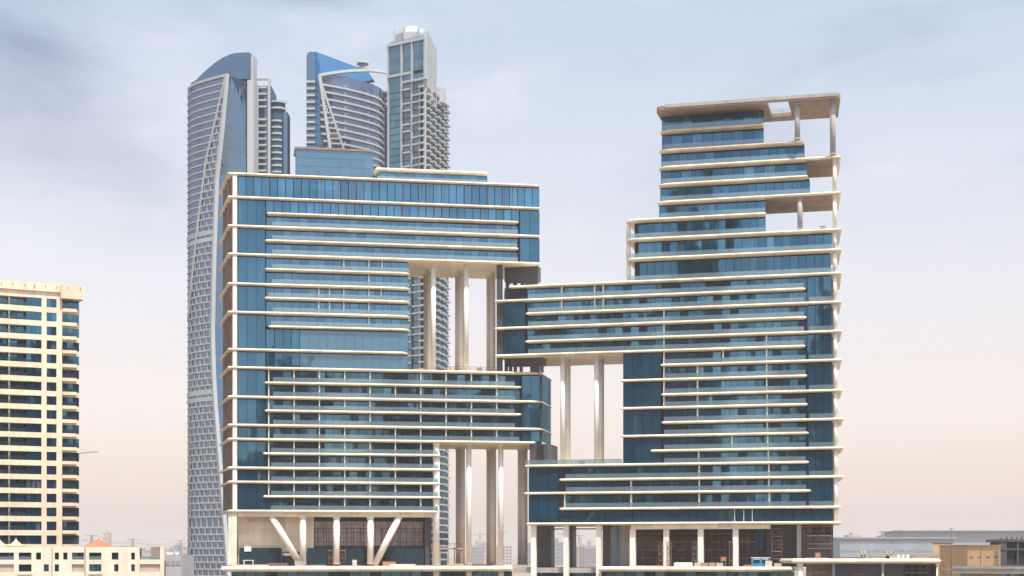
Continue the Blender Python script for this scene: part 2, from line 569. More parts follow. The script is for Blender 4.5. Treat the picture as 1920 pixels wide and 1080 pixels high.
# ------------------------------------------------------------------ the two linked glass office blocks
FL = Facade(430, 400.0, 1013, 413.5)
FR = Facade(960, 411.0, 1570, 390.7)
TH = 0.66
LB = thing('office_building', (*FL.at(40, 12), 0), 'left of two linked glass office blocks, blue box on its roof', 'office building')
RB = thing('office_building', (*FR.at(60, 12), 0), 'right of two linked glass office blocks, taller, open concrete canopy on top', 'office building')
panesL = Pieces('pane', LB); panesR = Pieces('pane', RB)
railL = Pieces('balustrade_panel', LB, 290); railR = Pieces('balustrade_panel', RB, 290)
partL = Pieces('partition', LB, 200); partR = Pieces('partition', RB, 200)

DEPTH = 24.0
zL = {k: FL.z(px, y) for k, (px, y) in dict(
    S0=(430, 322), S1=(430, 366), h1=(500, 397), S2=(430, 420), h2=(500, 448), S3=(430, 473), h3=(500, 502), S4=(430, 528.5),
    h4=(500, 556), S5=(430, 582), h5=(505, 609.5), S6=(430, 652), S7=(430, 686), h7=(500, 715), S8=(430, 741), h8=(500, 767.5),
    S9=(430, 794), S10=(430, 820.5), h10=(500, 848), S11=(430, 874.5), S12=(430, 901), h12=(500, 928.5), S13=(430, 955.5)).items()}


def uL(px, v=0.0): return FL.u(px, v)


UL0 = uL(427)
SKEW = -2.4                                            # the west end fans out a little towards the back
for k, rpx, mode in (('S0', 1014, 'top'), ('S1', 1014, 'top'), ('S2', 1014, 'top'), ('S3', 1014, 'top'),
                     ('S4', 771, 'shaft'), ('S5', 771, 'shaft'), ('S6', 768, 'shaft'),
                     ('S7', 1015, 'low'), ('S8', 1015, 'low'), ('S9', 1015, 'low'), ('S10', 1004, 'low'),
                     ('S11', 828, 'shaft'), ('S12', 828, 'shaft'), ('S13', 826, 'shaft')):
    ur = uL(rpx)
    if mode == 'low':
        ub = uL(1035 if k != 'S10' else 1026, 16.0)
        poly = [(UL0, 0), (ur, 0), (ub, 16.0), (ub - 1.0, DEPTH), (UL0 + SKEW, DEPTH)]
        rad = [0, 2.2 if k != 'S10' else 0.8, 0, 0, 0]
    else:
        poly = [(UL0, 0), (ur, 0), (ur - 0.3, DEPTH), (UL0 + SKEW, DEPTH)]
        rad = [0.0, 2.6 if mode == 'shaft' else (2.2 if k == 'S0' else 0.7), 0, 0]
    slab(FL, rounded(poly, rad), zL[k], TH, LB)
for k, a, b in (('h1', 500, 973), ('h2', 497, 973), ('h3', 497, 771), ('h4', 496, 771), ('h5', 503, 771),
                ('h7', 496, 978), ('h8', 496, 978), ('h10', 493, 826), ('h12', 493, 828)):
    ua, ub = uL(a), uL(b)
    slab(FL, rounded([(ua, 0), (ub, 0), (ub, 3.4), (ua, 3.4)], [0.5, 2.4 if b < 800 else 0.5, 0, 0]), zL[k], TH * 0.92, LB)

# dark cores behind the glass
def coreL(name, a, b, z0, z1, rec0, rec1, flush=0.95, rec=2.25, right_skew=0.0):
    u0, u1 = uL(a), uL(b)
    r0, r1 = uL(rec0), uL(rec1)
    pts = [(u0, flush), (r0, flush), (r0, rec), (r1, rec), (r1, flush), (u1, flush), (u1 + right_skew, DEPTH - 1.2), (u0 + SKEW * .9, DEPTH - 1.2)]
    if abs(r1 - u1) < 0.6:
        pts = [(u0, flush), (r0, flush), (r0, rec), (u1, rec), (u1 + right_skew, DEPTH - 1.2), (u0 + SKEW * .9, DEPTH - 1.2)]
    MB().prism(FL.poly(pts), z0, z1).build(name, DARK, LB)


coreL('core', 437.5, 1011.5, zL['S3'] - 0.4, zL['S0'] - 0.4, 498.5, 974)
coreL('core', 437.5, 767, zL['S7'] - 0.4, zL['S3'] - 0.45, 498.5, 767)
coreL('core', 437.5, 1012, zL['S10'] - 0.4, zL['S7'] - 0.45, 498.5, 978, right_skew=5.0)
coreL('core', 437.5, 819, zL['S13'] - 0.4, zL['S10'] - 0.45, 498.5, 819)
# unfinished west side wall, in storey panels between the slabs
full = ['S0', 'S1', 'S2', 'S3', 'S4', 'S5', 'S6', 'S7', 'S8', 'S9', 'S10', 'S11', 'S12', 'S13']
for a, b in zip(full, full[1:]):
    u0 = uL(434.2)
    z1, z0 = zL[a] - TH, zL[b]
    MB().prism(FL.poly([(u0, 1.8), (u0 + 0.4, 1.8), (u0 + 0.4 + SKEW * .86, DEPTH - 2), (u0 + SKEW * .86, DEPTH - 2)]), z0, z1).build('side_wall', BROWNW, LB)
    # raw posts and a ledge of the unfinished west side
    for vv in (6.0, 11.5, 17.0):
        s = SKEW * vv / DEPTH
        MB().prism(FL.poly([(u0 - .55 + s, vv), (u0 - .02 + s, vv), (u0 - .02 + s, vv + .7), (u0 - .55 + s, vv + .7)]), z0, z1).build('side_post', RAW, LB)
# corner pier
for a, b in zip(full, full[1:]):
    fbox(FL, uL(436.2), uL(444.6), 0.30, 1.5, zL[b] - 0.05, zL[a] - TH + 0.05, 'corner_pier', COLUMN, LB)

def rowL(lo, hi, a, b, v, w, mat, rail=None, gap=0.09):
    z0, z1 = zL[lo], zL[hi] - TH - .28  # panes stop short: the bared dark core stands in for slab shadow
    panesL.row(FL, uL(a, v), uL(b, v), v, z0, z1, w, mat, gap=gap)
    if rail:
        ra, rb = rail
        n = max(1, round((uL(rb) - uL(ra)) / 6.3))
        w_ = (uL(rb) - uL(ra)) / n
        for i in range(n):
            c = FL.at(uL(ra) + (i + .5) * w_, 0.55)
            railL.add(c[0], c[1], z0 + 0.58, FL.rot, w_ - 0.06, 0.05, 1.12, RAIL)


# top block
rowL('S1', 'S0', 446, 1012, 0.75, 2.0, GL_TOP, gap=0.16)
for lo, hi in (('S2', 'S1'), ('S3', 'S2')):
    rowL(lo, hi, 446, 497.5, 0.72, 2.3, GL_FLUSH)
    rowL(lo, hi, 975, 1012, 0.72, 2.6, GL_FLUSH)
rowL('h1', 'S1', 498.5, 973.5, 0.75, 2.0, GL_TOP, gap=0.16)
rowL('S2', 'h1', 499, 973.5, 2.0, 2.1, GL_TOP, rail=(510, 972))
rowL('h2', 'S2', 499, 973.5, 2.0, 2.1, GL_TOP, rail=(510, 970))
rowL('S3', 'h2', 499, 973.5, 2.0, 2.1, GL_TOP, rail=(510, 972))
# shaft beside the upper opening
for lo, hi in (('S4', 'S3'), ('S5', 'S4'), ('S6', 'S5'), ('S7', 'S6')):
    rowL(lo, hi, 446, 497.5, 0.72, 2.3, GL_FLUSH)
for lo, hi, rl in (('h3', 'S3', (510, 768)), ('S4', 'h3', (510, 768)), ('h4', 'S4', (503, 768)), ('S5', 'h4', (511, 768)), ('h5', 'S5', (508, 768))):
    rowL(lo, hi, 499, 765, 2.0, 2.1, GL_TOP, rail=rl)
for lo, hi in (('S6', 'h5'), ('S7', 'S6')):
    rowL(lo, hi, 499, 562, 0.85, 2.1, GL_FLUSH, gap=0.14)
    rowL(lo, hi, 562.5, 765, 0.85, 2.3, GL_BOX, gap=0.05)
# lower block
for lo, hi in (('S8', 'S7'), ('S9', 'S8')):
    rowL(lo, hi, 446, 497.5, 0.72, 2.3, GL_FLUSH)
    rowL(lo, hi, 979, 1012, 0.72, 2.3, GL_FLUSH)
rowL('S10', 'S9', 979, 1012, 0.72, 2.3, GL_FLUSH)
rowL('S10', 'S9', 446, 499, 0.72, 2.3, GL_L)
for lo, hi in (('h7', 'S7'), ('S8', 'h7'), ('h8', 'S8'), ('S9', 'h8'), ('S10', 'S9')):
    rowL(lo, hi, 499, 978, 2.0, 2.1, GL_L, rail=(512, 966 if lo != 'S10' else 975))
# bottom shaft
for lo, hi in (('S11', 'S10'), ('S13', 'S12')):
    rowL(lo, hi, 446, 497.5, 0.72, 2.3, GL_FLUSH)
rowL('S12', 'S11', 446, 499, 0.72, 2.3, GL_L)
for lo, hi in (('h10', 'S10'), ('S11', 'h10'), ('S12', 'S11'), ('h12', 'S12'), ('S13', 'h12')):
    rowL(lo, hi, 499, 808, 2.0, 2.1, GL_L, rail=(508, 822))
# balcony partitions
BAYS = [504 + 47.6 * i for i in range(11)]
def partition(P, fac, px, z0, z1, v0, v1, w=0.26, mat=None):
    u = fac.u(px)
    c = fac.at(u, (v0 + v1) / 2)
    P.add(c[0], c[1], (z0 + z1) / 2, fac.rot, w, v1 - v0, z1 - z0 - 0.02, mat or WHITEP)


for lo, hi, skip in (('h7', 'S7', (5,)), ('S8', 'h7', (3, 8)), ('h8', 'S8', (5,)), ('S9', 'h8', (3, 5, 9)), ('S10', 'S9', (1, 4))):
    for i, px in enumerate(BAYS):
        if i in skip or px > 970:
            continue
        partition(partL, FL, px, zL[lo], zL[hi] - TH, 0.62, 1.95)
for lo, hi, skip in (('h10', 'S10', ()), ('S11', 'h10', ()), ('S12', 'S11', (6,)), ('h12', 'S12', ()), ('S13', 'h12', (0,))):
    for i, px in enumerate(BAYS):
        if i in skip or px > 800:
            continue
        partition(partL, FL, px, zL[lo], zL[hi] - TH, 0.62, 1.95)
for lo, hi, pxs in (('h3', 'S3', (645, 692, 717)), ('S4', 'h3', (692,)), ('h4', 'S4', (598, 618, 645, 692, 715)), ('S5', 'h4', (598, 618, 645, 692)), ('h5', 'S5', (692,)),
                    ('h1', 'S1', (600, 630, 646, 660, 675, 753, 787, 800, 815, 830, 910, 942)), ('S1', 'S0', (603, 635, 650, 664, 678, 760, 792, 806, 820, 834, 916, 948, 962))):
    for px in pxs:
        partition(partL, FL, px, zL[lo], zL[hi] - TH, 0.62 if hi not in ('S0', 'S1') else 0.60, 1.95 if hi not in ('S0', 'S1') else 0.72, 0.20, WHITEP if hi not in ('S0', 'S1') else MULL)

# right-hand side of the lower block: dark glass panels on the skewed end
ue0, ue1 = uL(1016.5), uL(1034, 16.0)
FE = Facade(1016.5, FL.at(ue0, 0.9)[1], 1033.5, FL.at(ue1, 16.0)[1])
for lo, hi in (('S8', 'S7'), ('S9', 'S8'), ('S10', 'S9')):
    panesL.row(FE, 0.3, FE.len - .4, 0.0, zL[lo], zL[hi] - TH, 3.2, GL_DARK, th=0.15)
# round corner column of the bottom shaft and the skewed corner
fcol(FL, uL(818, 1.6), 1.6, 0.85, 9.2, zL['S10'] - TH + 0.1, LB)

# columns carrying the hanging blocks over the two openings
zr = zL['S7'] - 0.02
for px, v in ((812.5, 3.4), (874, 3.4)):
    u = uL(px, v)
    for vv in (v, 12.9, 19.4):
        fcol(FL, u, vv, 0.64 if vv == v else 0.70, zr, zL['S3'] - TH + 0.1, LB)
u = uL(935, 3.4)
for vv in (12.9, 19.4):
    fcol(FL, u, vv, 0.70, zr, zL['S3'] - TH + 0.1, LB)
for px in (879, 939):
    u = uL(px, 3.4)
    for vv, r in ((3.4, 0.68), (16.2, .82), (22.0, .85)):
        fcol(FL, u, vv, r, 9.3, zL['S10'] - TH + 0.1, LB)
u = uL(1000, 3.4)
for vv, r in ((16.2, .82), (22.0, .85)):
    fcol(FL, u, vv, r, 9.3, zL['S10'] - TH + 0.1, LB)

# roof: blue glazed plant box with a copper cap, and a long glazed penthouse
FB = Facade(555, FL.at(uL(555, 9), 9)[1], 700, FL.at(uL(700, 9), 9)[1])
zb0, zb1 = zL['S0'], FL.z(555, 279, 9)
COPPER = paint('copper_cap', (0.26, 0.19, 0.165), 0.6, 0.2)
MB().prism(FB.poly([(0.15, .15), (FB.len - .15, .15), (FB.len - .15, 8), (0.15, 8)]), zb0 - .2, zb1).build('roof_box', DARK, LB)
for r in range(4):
    h = (zb1 - zb0) / 4
    panesL.row(FB, 0.0, FB.len, 0.0, zb0 + r * h, zb0 + (r + 1) * h, 2.8, GL_BOX, gap=0.03)
MB().prism(FB.poly([(-.35, -.35), (FB.len + .2, -.35), (FB.len + .2, 8.3), (-.35, 8.3)]), zb1, zb1 + 0.5).build('roof_box_cap', COPPER, LB)
up0, up1 = uL(704, 2.6), uL(918, 2.6)
zp1 = FL.z(704, 313, 2.6)
slab(FL, rounded([(up0, 2.6), (up1, 2.6), (up1, 14), (up0, 14)], [0.4, 1.4, 0, 0]), zp1, 0.8, LB, 'penthouse_roof')
MB().prism(FL.poly([(up0 + 1.0, 4.4), (up1 - .4, 4.4), (up1 - .4, 13), (up0 + 1.0, 13)]), zL['S0'] - .3, zp1 - .4).build('penthouse_core', DARK, LB)
panesL.row(FL, up0 + .9, up1 - .3, 4.1, zL['S0'], zp1 - .8, 2.4, GL_TOP)
panesL_par = Pieces('roof_rail', LB)
railL.row(FL, up0 + .5, up1 - .3, 3.2, zL['S0'] + .02, zL['S0'] + 1.3, 6.0, RAIL, th=0.05, gap=0.05)

# bottom beam and raking columns
zb = zL['S13'] - TH
fbox(FL, uL(446, .9), uL(822, .9), 0.9, 2.6, zb - 1.05, zb + .05, 'edge_beam', CREAM, LB)
zdeck = FL.z(690, 1059)
for px in (568, 631, 694.5):
    fcol(FL, uL(px, 1.7), 1.7, 0.82, zdeck, zb - 1.0, LB)
def rake(px0, y0, px1, y1):
    a = FL.at(uL(px0, 1.7), 1.7); b = FL.at(uL(px1, 1.7), 1.7)
    MB().bar((a[0], a[1], FL.z(px0, y0, 1.7)), (b[0], b[1], FL.z(px1, y1, 1.7)), 0.86, 18).build('raking_column', COLUMN, LB, smooth=True)
rake(509, 968, 562, 1056)
rake(749, 968, 702, 1060)
fbox(FL, uL(428), uL(444), 0.6, 3.0, zdeck, zb + .1, 'corner_base', CREAM, LB)

# ------------------------------------------------------------------ right block
zR = {k: FR.z(1570, k) for k in (221, 258, 291, 324, 358, 390, 427, 465, 509, 536, 563, 590, 618, 644, 672, 700, 729, 754, 783, 808, 837, 863, 891, 917, 948, 977)}


def uR(px, v=0.0): return FR.u(px, v)


RD = 20.0
RS = 0.5
def slabR(k, a, b, rl=0.5, rr=0.8, depth=RD, th=TH, v0=0.0):
    ua, ub = uR(a, v0), uR(b, v0)
    e = -1.6 if b > 1560 else -2.8
    poly = [(ua, v0), (ub, v0), (ub + e, depth), (ua, depth)]
    slab(FR, rounded(poly, [rl, rr, 0, 0]), zR[k], th, RB)


for k, a, b, rl, rr in ((221, 1235, 1433, 2.8, .4), (258, 1233.5, 1508, 2.8, .8), (291, 1232.5, 1577, 2.8, .8), (324, 1232, 1515, 2.8, .4),
                        (358, 1230, 1577, 2.8, .8), (390, 1170.5, 1437, 3.2, .6), (427, 1170.5, 1578, 3.2, .8), (465, 1171, 1578, 3.2, .8)):
    slabR(k, a, b, rl, rr)
for k, a, b in ((509, 953, 1578), (536, 926, 1511), (590, 926, 1513), (644, 927, 1511), (700, 1162, 1514), (754, 1162, 1515),
                (808, 1162, 1517), (863, 983, 1517), (917, 982, 1521), (977, 986, 1579), (563, 985, 1578), (618, 984, 1579),
                (672, 1238, 1579), (729, 1239, 1580), (783, 1240, 1582), (837, 1219, 1582), (891, 1048, 1582), (948, 1048, 1577)):
    dep = DEPTH if k in (509, 644, 863, 977) else RD
    slabR(k, a, b, 0.5, 0.6, depth=dep)

def coreR(pts, z0, z1):
    MB().prism(FR.poly(pts), z0, z1).build('core', DARK, RB)


e0 = 0.4
def cstep(a, b, v, k0, k1, vb=RD - 1.5):
    coreR([(uR(a, v), v), (uR(b, v), v), (uR(b, v) - 2.6, vb), (uR(a, v), vb)], zR[k0] - e0, zR[k1] - e0 if k1 else ZCAN - 1.0)


# roof canopy of bare concrete with a square hole, carried on tall columns
VC = -3.2
ZCAN = FR.z(1572, 175, VC)
ca, cb = uR(1228, VC), uR(1576, VC)
ha, hb = uR(1442, 3.0), uR(1481, 3.0)
hv0, hv1 = -2.5, 10.6
c1 = [(ca, VC), (ha, VC), (ha, 15.0), (ca, 15.0)]
th_c = 0.95
CANP = RAW
def can_piece(pts, rad=0):
    p = rounded(pts, rad) if rad else pts
    MB().prism(FR.poly(p), ZCAN - th_c, ZCAN).build('canopy_slab', CANP, RB)
can_piece(c1, [3.2, 0, 0, 0])
can_piece([(ha + .004, VC), (hb, VC), (hb, hv0), (ha + .004, hv0)])
can_piece([(ha + .004, hv1), (hb, hv1), (hb, 15.0), (ha + .004, 15.0)])
can_piece([(hb + .004, VC), (cb, VC), (cb - 1.5, 15.0), (hb + .004, 15.0)], [0, .8, 0, 0])
# upstand along its edge, lighter
MB().prism(FR.poly([(ca + 2.5, VC - .12), (cb - .6, VC - .12), (cb - .6, VC + .2), (ca + 2.5, VC + .2)]), ZCAN - .55, ZCAN + .25).build('canopy_edge', GREYC, RB)
# rail round the hole
for t in (0.45, 0.95):
    MB().bar((*FR.at(ha - .3, hv1 + .3), ZCAN + t), (*FR.at(hb + .3, hv1 + .3), ZCAN + t), 0.06).build('guard_rail', STEEL, RB)
MB().bar((*FR.at((ha + hb) / 2, hv1 + .3), ZCAN), (*FR.at((ha + hb) / 2, hv1 + .3), ZCAN + 1.0), 0.06).build('guard_rail', STEEL, RB)

cstep(1241, 1432, 3.8, 221, None, 14)
cstep(1241, 1432, 2.9, 258, 221)
cstep(1240, 1508, 2.9, 291, 258)
cstep(1239, 1513, 2.9, 324, 291)
cstep(1238, 1518, 2.9, 358, 324)
cstep(1236, 1435, 2.9, 390, 358)
cstep(1190, 1435, 2.9, 427, 390)
cstep(1190, 1559, 2.9, 465, 427)
cstep(1190, 1557, 2.9, 509, 465)

rails_R = lambda k, a, b, v=0.55: railR.row(FR, uR(a, v), uR(b, v), v, zR[k] + .02, zR[k] + 1.2, 6.2, RAIL, th=0.05, gap=0.05)
def rowR(lo, hi, a, b, v, w, mat=None, rail=None, gap=0.10):
    z0 = zR[lo]
    z1 = (zR[hi] if hi else ZCAN) - TH - .28  # dark core left showing above the panes imitates shadow under the slab
    panesR.row(FR, uR(a, v), uR(b, v), v, z0, z1, w, mat or GL_R, gap=gap)
    if rail:
        rails_R(lo, *rail)


rowR(221, None, 1241, 1432, 3.5, 2.5, rail=(1242, 1431))
rowR(258, 221, 1241, 1432, 2.6, 2.5, rail=(1242, 1431))
rowR(291, 258, 1240, 1509, 2.6, 2.2, rail=(1241, 1508))
rowR(324, 291, 1239, 1514, 2.6, 2.6, rail=(1240, 1513))
rowR(358, 324, 1238, 1519, 2.6, 2.2, rail=(1239, 1518))
rowR(390, 358, 1236, 1436, 2.6, 2.4, rail=(1238, 1435))
rowR(427, 390, 1197, 1436, 2.6, 2.0, rail=(1175, 1435))
rowR(465, 427, 1197, 1560, 2.6, 2.0, rail=(1175, 1566))
rowR(509, 465, 1199, 1558, 2.6, 2.0, GL_FLUSH, rail=(1175, 1566))
# mid block
for lo, hi in ((536, 509), (563, 536), (590, 563), (618, 590), (644, 618)):
    a = 945 if lo == 536 else 987
    rowR(lo, hi, a, 1513, 2.0, 2.1, rail=(max(a, 990), 1508))
for lo, hi in ((590, 536), (644, 590)):
    rowR(lo, hi, 944, 984.5, 0.75, 5.2, GL_FLUSH)
for lo, hi in ((563, 509), (618, 563), (672, 618), (729, 672), (783, 729), (837, 783), (891, 837), (948, 891)):
    rowR(lo, hi, 1513.6, 1558.5 + (lo - 563) / 150, 0.85, 2.2, GL_FLUSH, rail=(1517, 1564))
# shaft
for lo, hi in ((672, 644), (700, 672), (729, 700), (754, 729), (783, 754), (808, 783), (837, 808), (863, 837)):
    rowR(lo, hi, 1242, 1513, 2.0, 2.1, rail=(1245, 1511))
for lo, hi in ((700, 644), (754, 700), (808, 754), (863, 808)):
    rowR(lo, hi, 1168, 1240, 0.75, 2.4, GL_FLUSH)
# lower block
for lo, hi in ((891, 863), (917, 891), (948, 917)):
    rowR(lo, hi, 1057, 1513, 2.0, 2.1, rail=(1060, 1512))
for lo, hi in ((917, 863), (977, 917)):
    rowR(lo, hi, 991, 1047, 0.75, 2.4, GL_FLUSH)
rowR(977, 948, 1048.5, 1561, 0.85, 2.4, GL_FLUSH)
for lo, hi in ((891, 863), (948, 917)):
    pass

def coreR2(a, b, k0, k1, fl_a, fl_b):
    """dark body behind recessed and flush glass"""
    f, r = 1.05, 2.3
    pts = [(uR(a, f), f), (uR(fl_a, f), f), (uR(fl_a, f), r), (uR(fl_b, r), r), (uR(fl_b, r), f), (uR(b, f), f), (uR(b, f), RD - 1), (uR(a, f), RD - 1)]
    coreR(pts, zR[k0] - e0, zR[k1] - e0)
coreR2(946, 1558, 644, 509, 985, 1514.5)
coreR2(1169, 1559, 863, 644, 1241, 1514.5)
coreR2(992, 1561, 977, 863, 1055.5, 1514.5)

# partitions
for lo, hi, pxs in ((590, 563, (1244,)), (618, 590, (1244,)), (644, 618, (1244, 1437)), (672, 644, (1355, 1437)), (700, 672, (1307, 1437)), (729, 700, (1307, 1437)), (754, 729, (1307, 1438)),
                    (783, 754, (1307, 1438)), (808, 783, (1438,)), (837, 808, (1372, 1439)), (863, 837, (1309, 1440)), (891, 863, (1310, 1441)), (917, 891, (1182, 1310, 1441)),
                    (948, 917, (1057.5, 1182, 1310, 1442)), (563, 536, (1052, 1114, 1130)), (536, 509, (1052, 1114, 1130)), (672, 644, (1244,)), (700, 672, (1244,)), (729, 700, (1244,)), (754, 729, (1244,))):
    for px in pxs:
        partition(partR, FR, px, zR[lo], zR[hi] - TH, 0.62, 1.95, 0.30)
for px in (1377, 1394, 1410):
    partition(partR, FR, px, zR[977], zR[948] - TH, 0.66, 0.83, 0.16)

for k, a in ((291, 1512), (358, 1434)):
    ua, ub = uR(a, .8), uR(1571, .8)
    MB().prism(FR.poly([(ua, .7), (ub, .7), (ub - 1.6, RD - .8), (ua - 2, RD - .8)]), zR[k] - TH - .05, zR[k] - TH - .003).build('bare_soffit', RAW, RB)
# columns of the roof frame and the east end
zc = ZCAN - th_c + .1
fcol(FR, uR(1495, -1.2), -1.2, 0.66, zR[258] - .3, zc, RB, GREYC)
fcol(FR, uR(1561.5, -1.2), -1.2, 0.68, zR[291] - .3, zc, RB, GREYC)
fcol(FR, uR(1500, 1.2), 1.2, 0.64, zR[427] - .02, zR[358] - TH + .1, RB, GREYC)
zlev = [291, 358, 427, 465, 509, 563, 618, 672, 729, 783, 837, 891, 948, 977]
for hi, lo in zip(zlev, zlev[1:]):
    px = 1564.5 + (lo - 291) / 690 * 3
    fcol(FR, uR(px, 1.2), 1.2, 0.5, zR[lo] - .02, zR[hi] - TH + .05, RB)
for hi, lo in ((390, 427), (427, 465), (465, 509)):
    fcol(FR, uR(1178, 2.2), 2.2, 0.62, zR[lo] - .02, zR[hi] - TH + .05, RB)
# columns under the mid block
for px in (1055, 1118.5):
    u = uR(px, 3.0)
    for vv, r in ((3.0, 0.62), (8.6, 0.85)):
        fcol(FR, u, vv, r, zR[863] - .02, zR[644] - TH + .1, RB)
# west end pillars and the dark recessed storeys where the two blocks interlock
fbox(FR, uR(931, 1.6), uR(939.5, 1.6), 1.6, 3.2, zL['S7'] - .02, zL['S3'] - TH, 'end_pillar', CHAR, RB)
fbox(FR, uR(939.8, 1.3), uR(944, 1.3), 1.3, 19, zR[644] - .1, zR[536] - .1, 'end_wall', CHAR, RB)
fbox(FR, uR(946, 6), uR(1009, 6), 6, 9, zR[509] + 2.0, zL['S3'] - TH, 'recessed_storey', CHAR, RB)
for px in (948, 962, 976, 990, 1001):
    fbox(FR, uR(px, 6.2), uR(px + 4.5, 6.2), 6.2, 8, zR[509] - .02, zR[509] + 2.1, 'recessed_post', CHAR, RB)
fbox(FR, uR(984, 6.3), uR(1006, 6.3), 6.3, 8.5, zR[509] - .02, zR[509] + 2.1, 'recessed_wall', CHAR, RB)
fbox(FR, uR(946, 4), uR(1018, 4), 4, 8, zL['S7'] + 2.0, zR[644] - TH, 'recessed_storey', CHAR, RB)
for px in (946, 954, 963, 974, 994, 1000, 1006, 1013):
    fbox(FR, uR(px, 4.2), uR(px + 3.6, 4.2), 4.2, 6, zL['S7'] - .02, zL['S7'] + 2.1, 'recessed_post', CHAR, RB)
fbox(FR, uR(993, 4), uR(1028, 4), 4, 15, zR[863] - .02, zL['S10'] - TH, 'recessed_storey', CHAR, RB)
fbox(FR, uR(1006, 3.9), uR(1020, 3.9), 3.9, 4.5, zR[863] - .02, zL['S10'] - TH - .2, 'recessed_panel', DARK, RB)
railR.row(FR, uR(985, .5), uR(1167, .5), .5, zR[863] + .02, zR[863] + 1.25, 6.0, RAIL, th=.05, gap=.05)
# bottom beam and lower columns
zbR = zR[977] - TH
fbox(FR, uR(1183, .7), uR(1444, .7), 0.7, 2.6, zbR - 1.15, zbR + .1, 'edge_beam', CREAM, RB)
zdR = FR.z(1300, 1062)
for px in (1186, 1249, 1313.5, 1379):
    fbox(FR, uR(px - 5.2, 1.2), uR(px + 5.2, 1.2), 1.2, 2.5, zdR - .3, zbR - 1.1, 'lower_column', COLUMN, RB)
for px in (1000, 1061, 1122):
    fbox(FR, uR(px - 4.6, 1.2), uR(px + 4.6, 1.2), 1.2, 2.5, 0.0, zbR + .05, 'lower_column', COLUMN, RB)
for P in (panesL, panesR, railL, railR, partL, partR):
    P.finish()

# ------------------------------------------------------------------ podium under the two blocks
PD = thing('podium', (*FL.at(45, 5), 0), 'cream-edged podium deck under both glass office blocks', 'podium')
zD = FL.z(690, 1060.5)
def deck(fac, a, b, y, th, v0, v1, name, mat, cut=0.0, ref=None):
    z = fac.z(ref or a, y, v0)
    ua, ub = fac.u(a, v0), fac.u(b, v0)
    slab(fac, [(ua, v0), (ub, v0), (ub - cut * .2, v0 + 2.2), (ub - cut * .2, v1), (ua, v1)], z, th, PD, name, mat, deep=0.8)
    return z
zdl = deck(FL, 414, 961, 1061.5, 1.35, -2.6, 27, 'deck_slab', CREAM, ref=690)
zdr = deck(FR, 1120, 1482, 1062.5, 1.25, -2.4, 24, 'deck_slab', CREAM, ref=1300)
z_link = FR.z(1080, 1064.5, 3.2)
MB().prism(FR.poly([(uR(962, 3.2), 3.2), (uR(1119, 3.2), 3.2), (uR(1119, 3.2), 22), (uR(962, 3.2), 22)]), z_link - 1.3, z_link).build('link_slab', GREYC, PD)
# deck finish (dusty screed) laid over the cream slabs
for fac, a, b, z in ((FL, 418, 955, zdl), (FR, 1124, 1470, zdr)):
    MB().prism(fac.poly([(fac.u(a, -1.2), -1.2), (fac.u(b, -1.2), -1.2), (fac.u(b, -1.2), 22), (fac.u(a, -1.2), 22)]), z, z + .03).build('deck_finish', PLANK, PD)
podp = Pieces('pane', PD, 200)
podp.row(FL, uL(440, 1), uL(960, 1), 1.0, zdl - 5.5, zdl - 1.4, 2.6, GL_DARK, gap=.2)
podp.row(FR, uR(1000, 2.8), uR(1480, 2.8), 4.8, zdr - 5.5, zdr - 1.4, 2.6, GL_DARK, gap=.2)
podp.finish()
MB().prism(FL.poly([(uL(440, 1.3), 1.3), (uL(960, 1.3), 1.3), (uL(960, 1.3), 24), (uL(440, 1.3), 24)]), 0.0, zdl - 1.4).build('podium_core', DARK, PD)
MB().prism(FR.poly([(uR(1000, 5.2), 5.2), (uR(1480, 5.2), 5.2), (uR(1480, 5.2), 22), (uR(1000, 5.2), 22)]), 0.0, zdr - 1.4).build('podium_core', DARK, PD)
for px in (818, 879, 939):
    fcol(FL, uL(px, .2), .2, .8, 0, zdl - 1.3, PD)

# ground storey of the left block: cream back wall, hoardings, sheeted bays
zt = zL['S13'] - TH - 1.0
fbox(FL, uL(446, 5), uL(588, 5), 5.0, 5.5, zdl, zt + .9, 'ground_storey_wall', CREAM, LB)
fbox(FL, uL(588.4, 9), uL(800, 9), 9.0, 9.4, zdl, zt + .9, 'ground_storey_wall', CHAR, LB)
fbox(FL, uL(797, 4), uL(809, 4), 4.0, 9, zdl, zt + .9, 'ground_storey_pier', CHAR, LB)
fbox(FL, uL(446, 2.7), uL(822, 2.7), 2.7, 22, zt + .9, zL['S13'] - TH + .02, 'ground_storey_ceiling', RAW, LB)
for i in range(9):
    a = 590 + i * 23
    fbox(FL, uL(a, 8.4), uL(a + 22, 8.4), 8.4, 8.55, zdl + 5.2, zt - 1.0, 'sheet_panel', NET, LB)
fbox(FL, uL(529, 4.5), uL(575, 4.5), 4.5, 4.6, zdl, zdl + 3.6, 'site_opening', DARK, LB)
fbox(FL, uL(529, 4.3), uL(550, 4.3), 4.3, 4.45, zdl + 2.6, zdl + 3.3, 'site_lintel', GREYC, LB)
HB = Pieces('hoarding_panel', LB)
for a, b in ((449, 528), (576, 614), (650, 682), (724, 795)):
    HB.row(FL, uL(a, 4.2), uL(b, 4.2), 4.2, zdl + .1, zdl + 4.6, 2.5, HOARD, th=.12, gap=.05)
HB.finish()
tag(MB().prism(FL.poly([(uL(458, 4.0), 4.0), (uL(471, 4.0), 4.0), (uL(471, 4.0), 4.1), (uL(458, 4.0), 4.1)]), FL.z(460, 1034, 4), FL.z(460, 1021.5, 4)).build('notice_board', WHITE),
    'blank white notice board fixed to the teal hoarding at the left end', 'board')
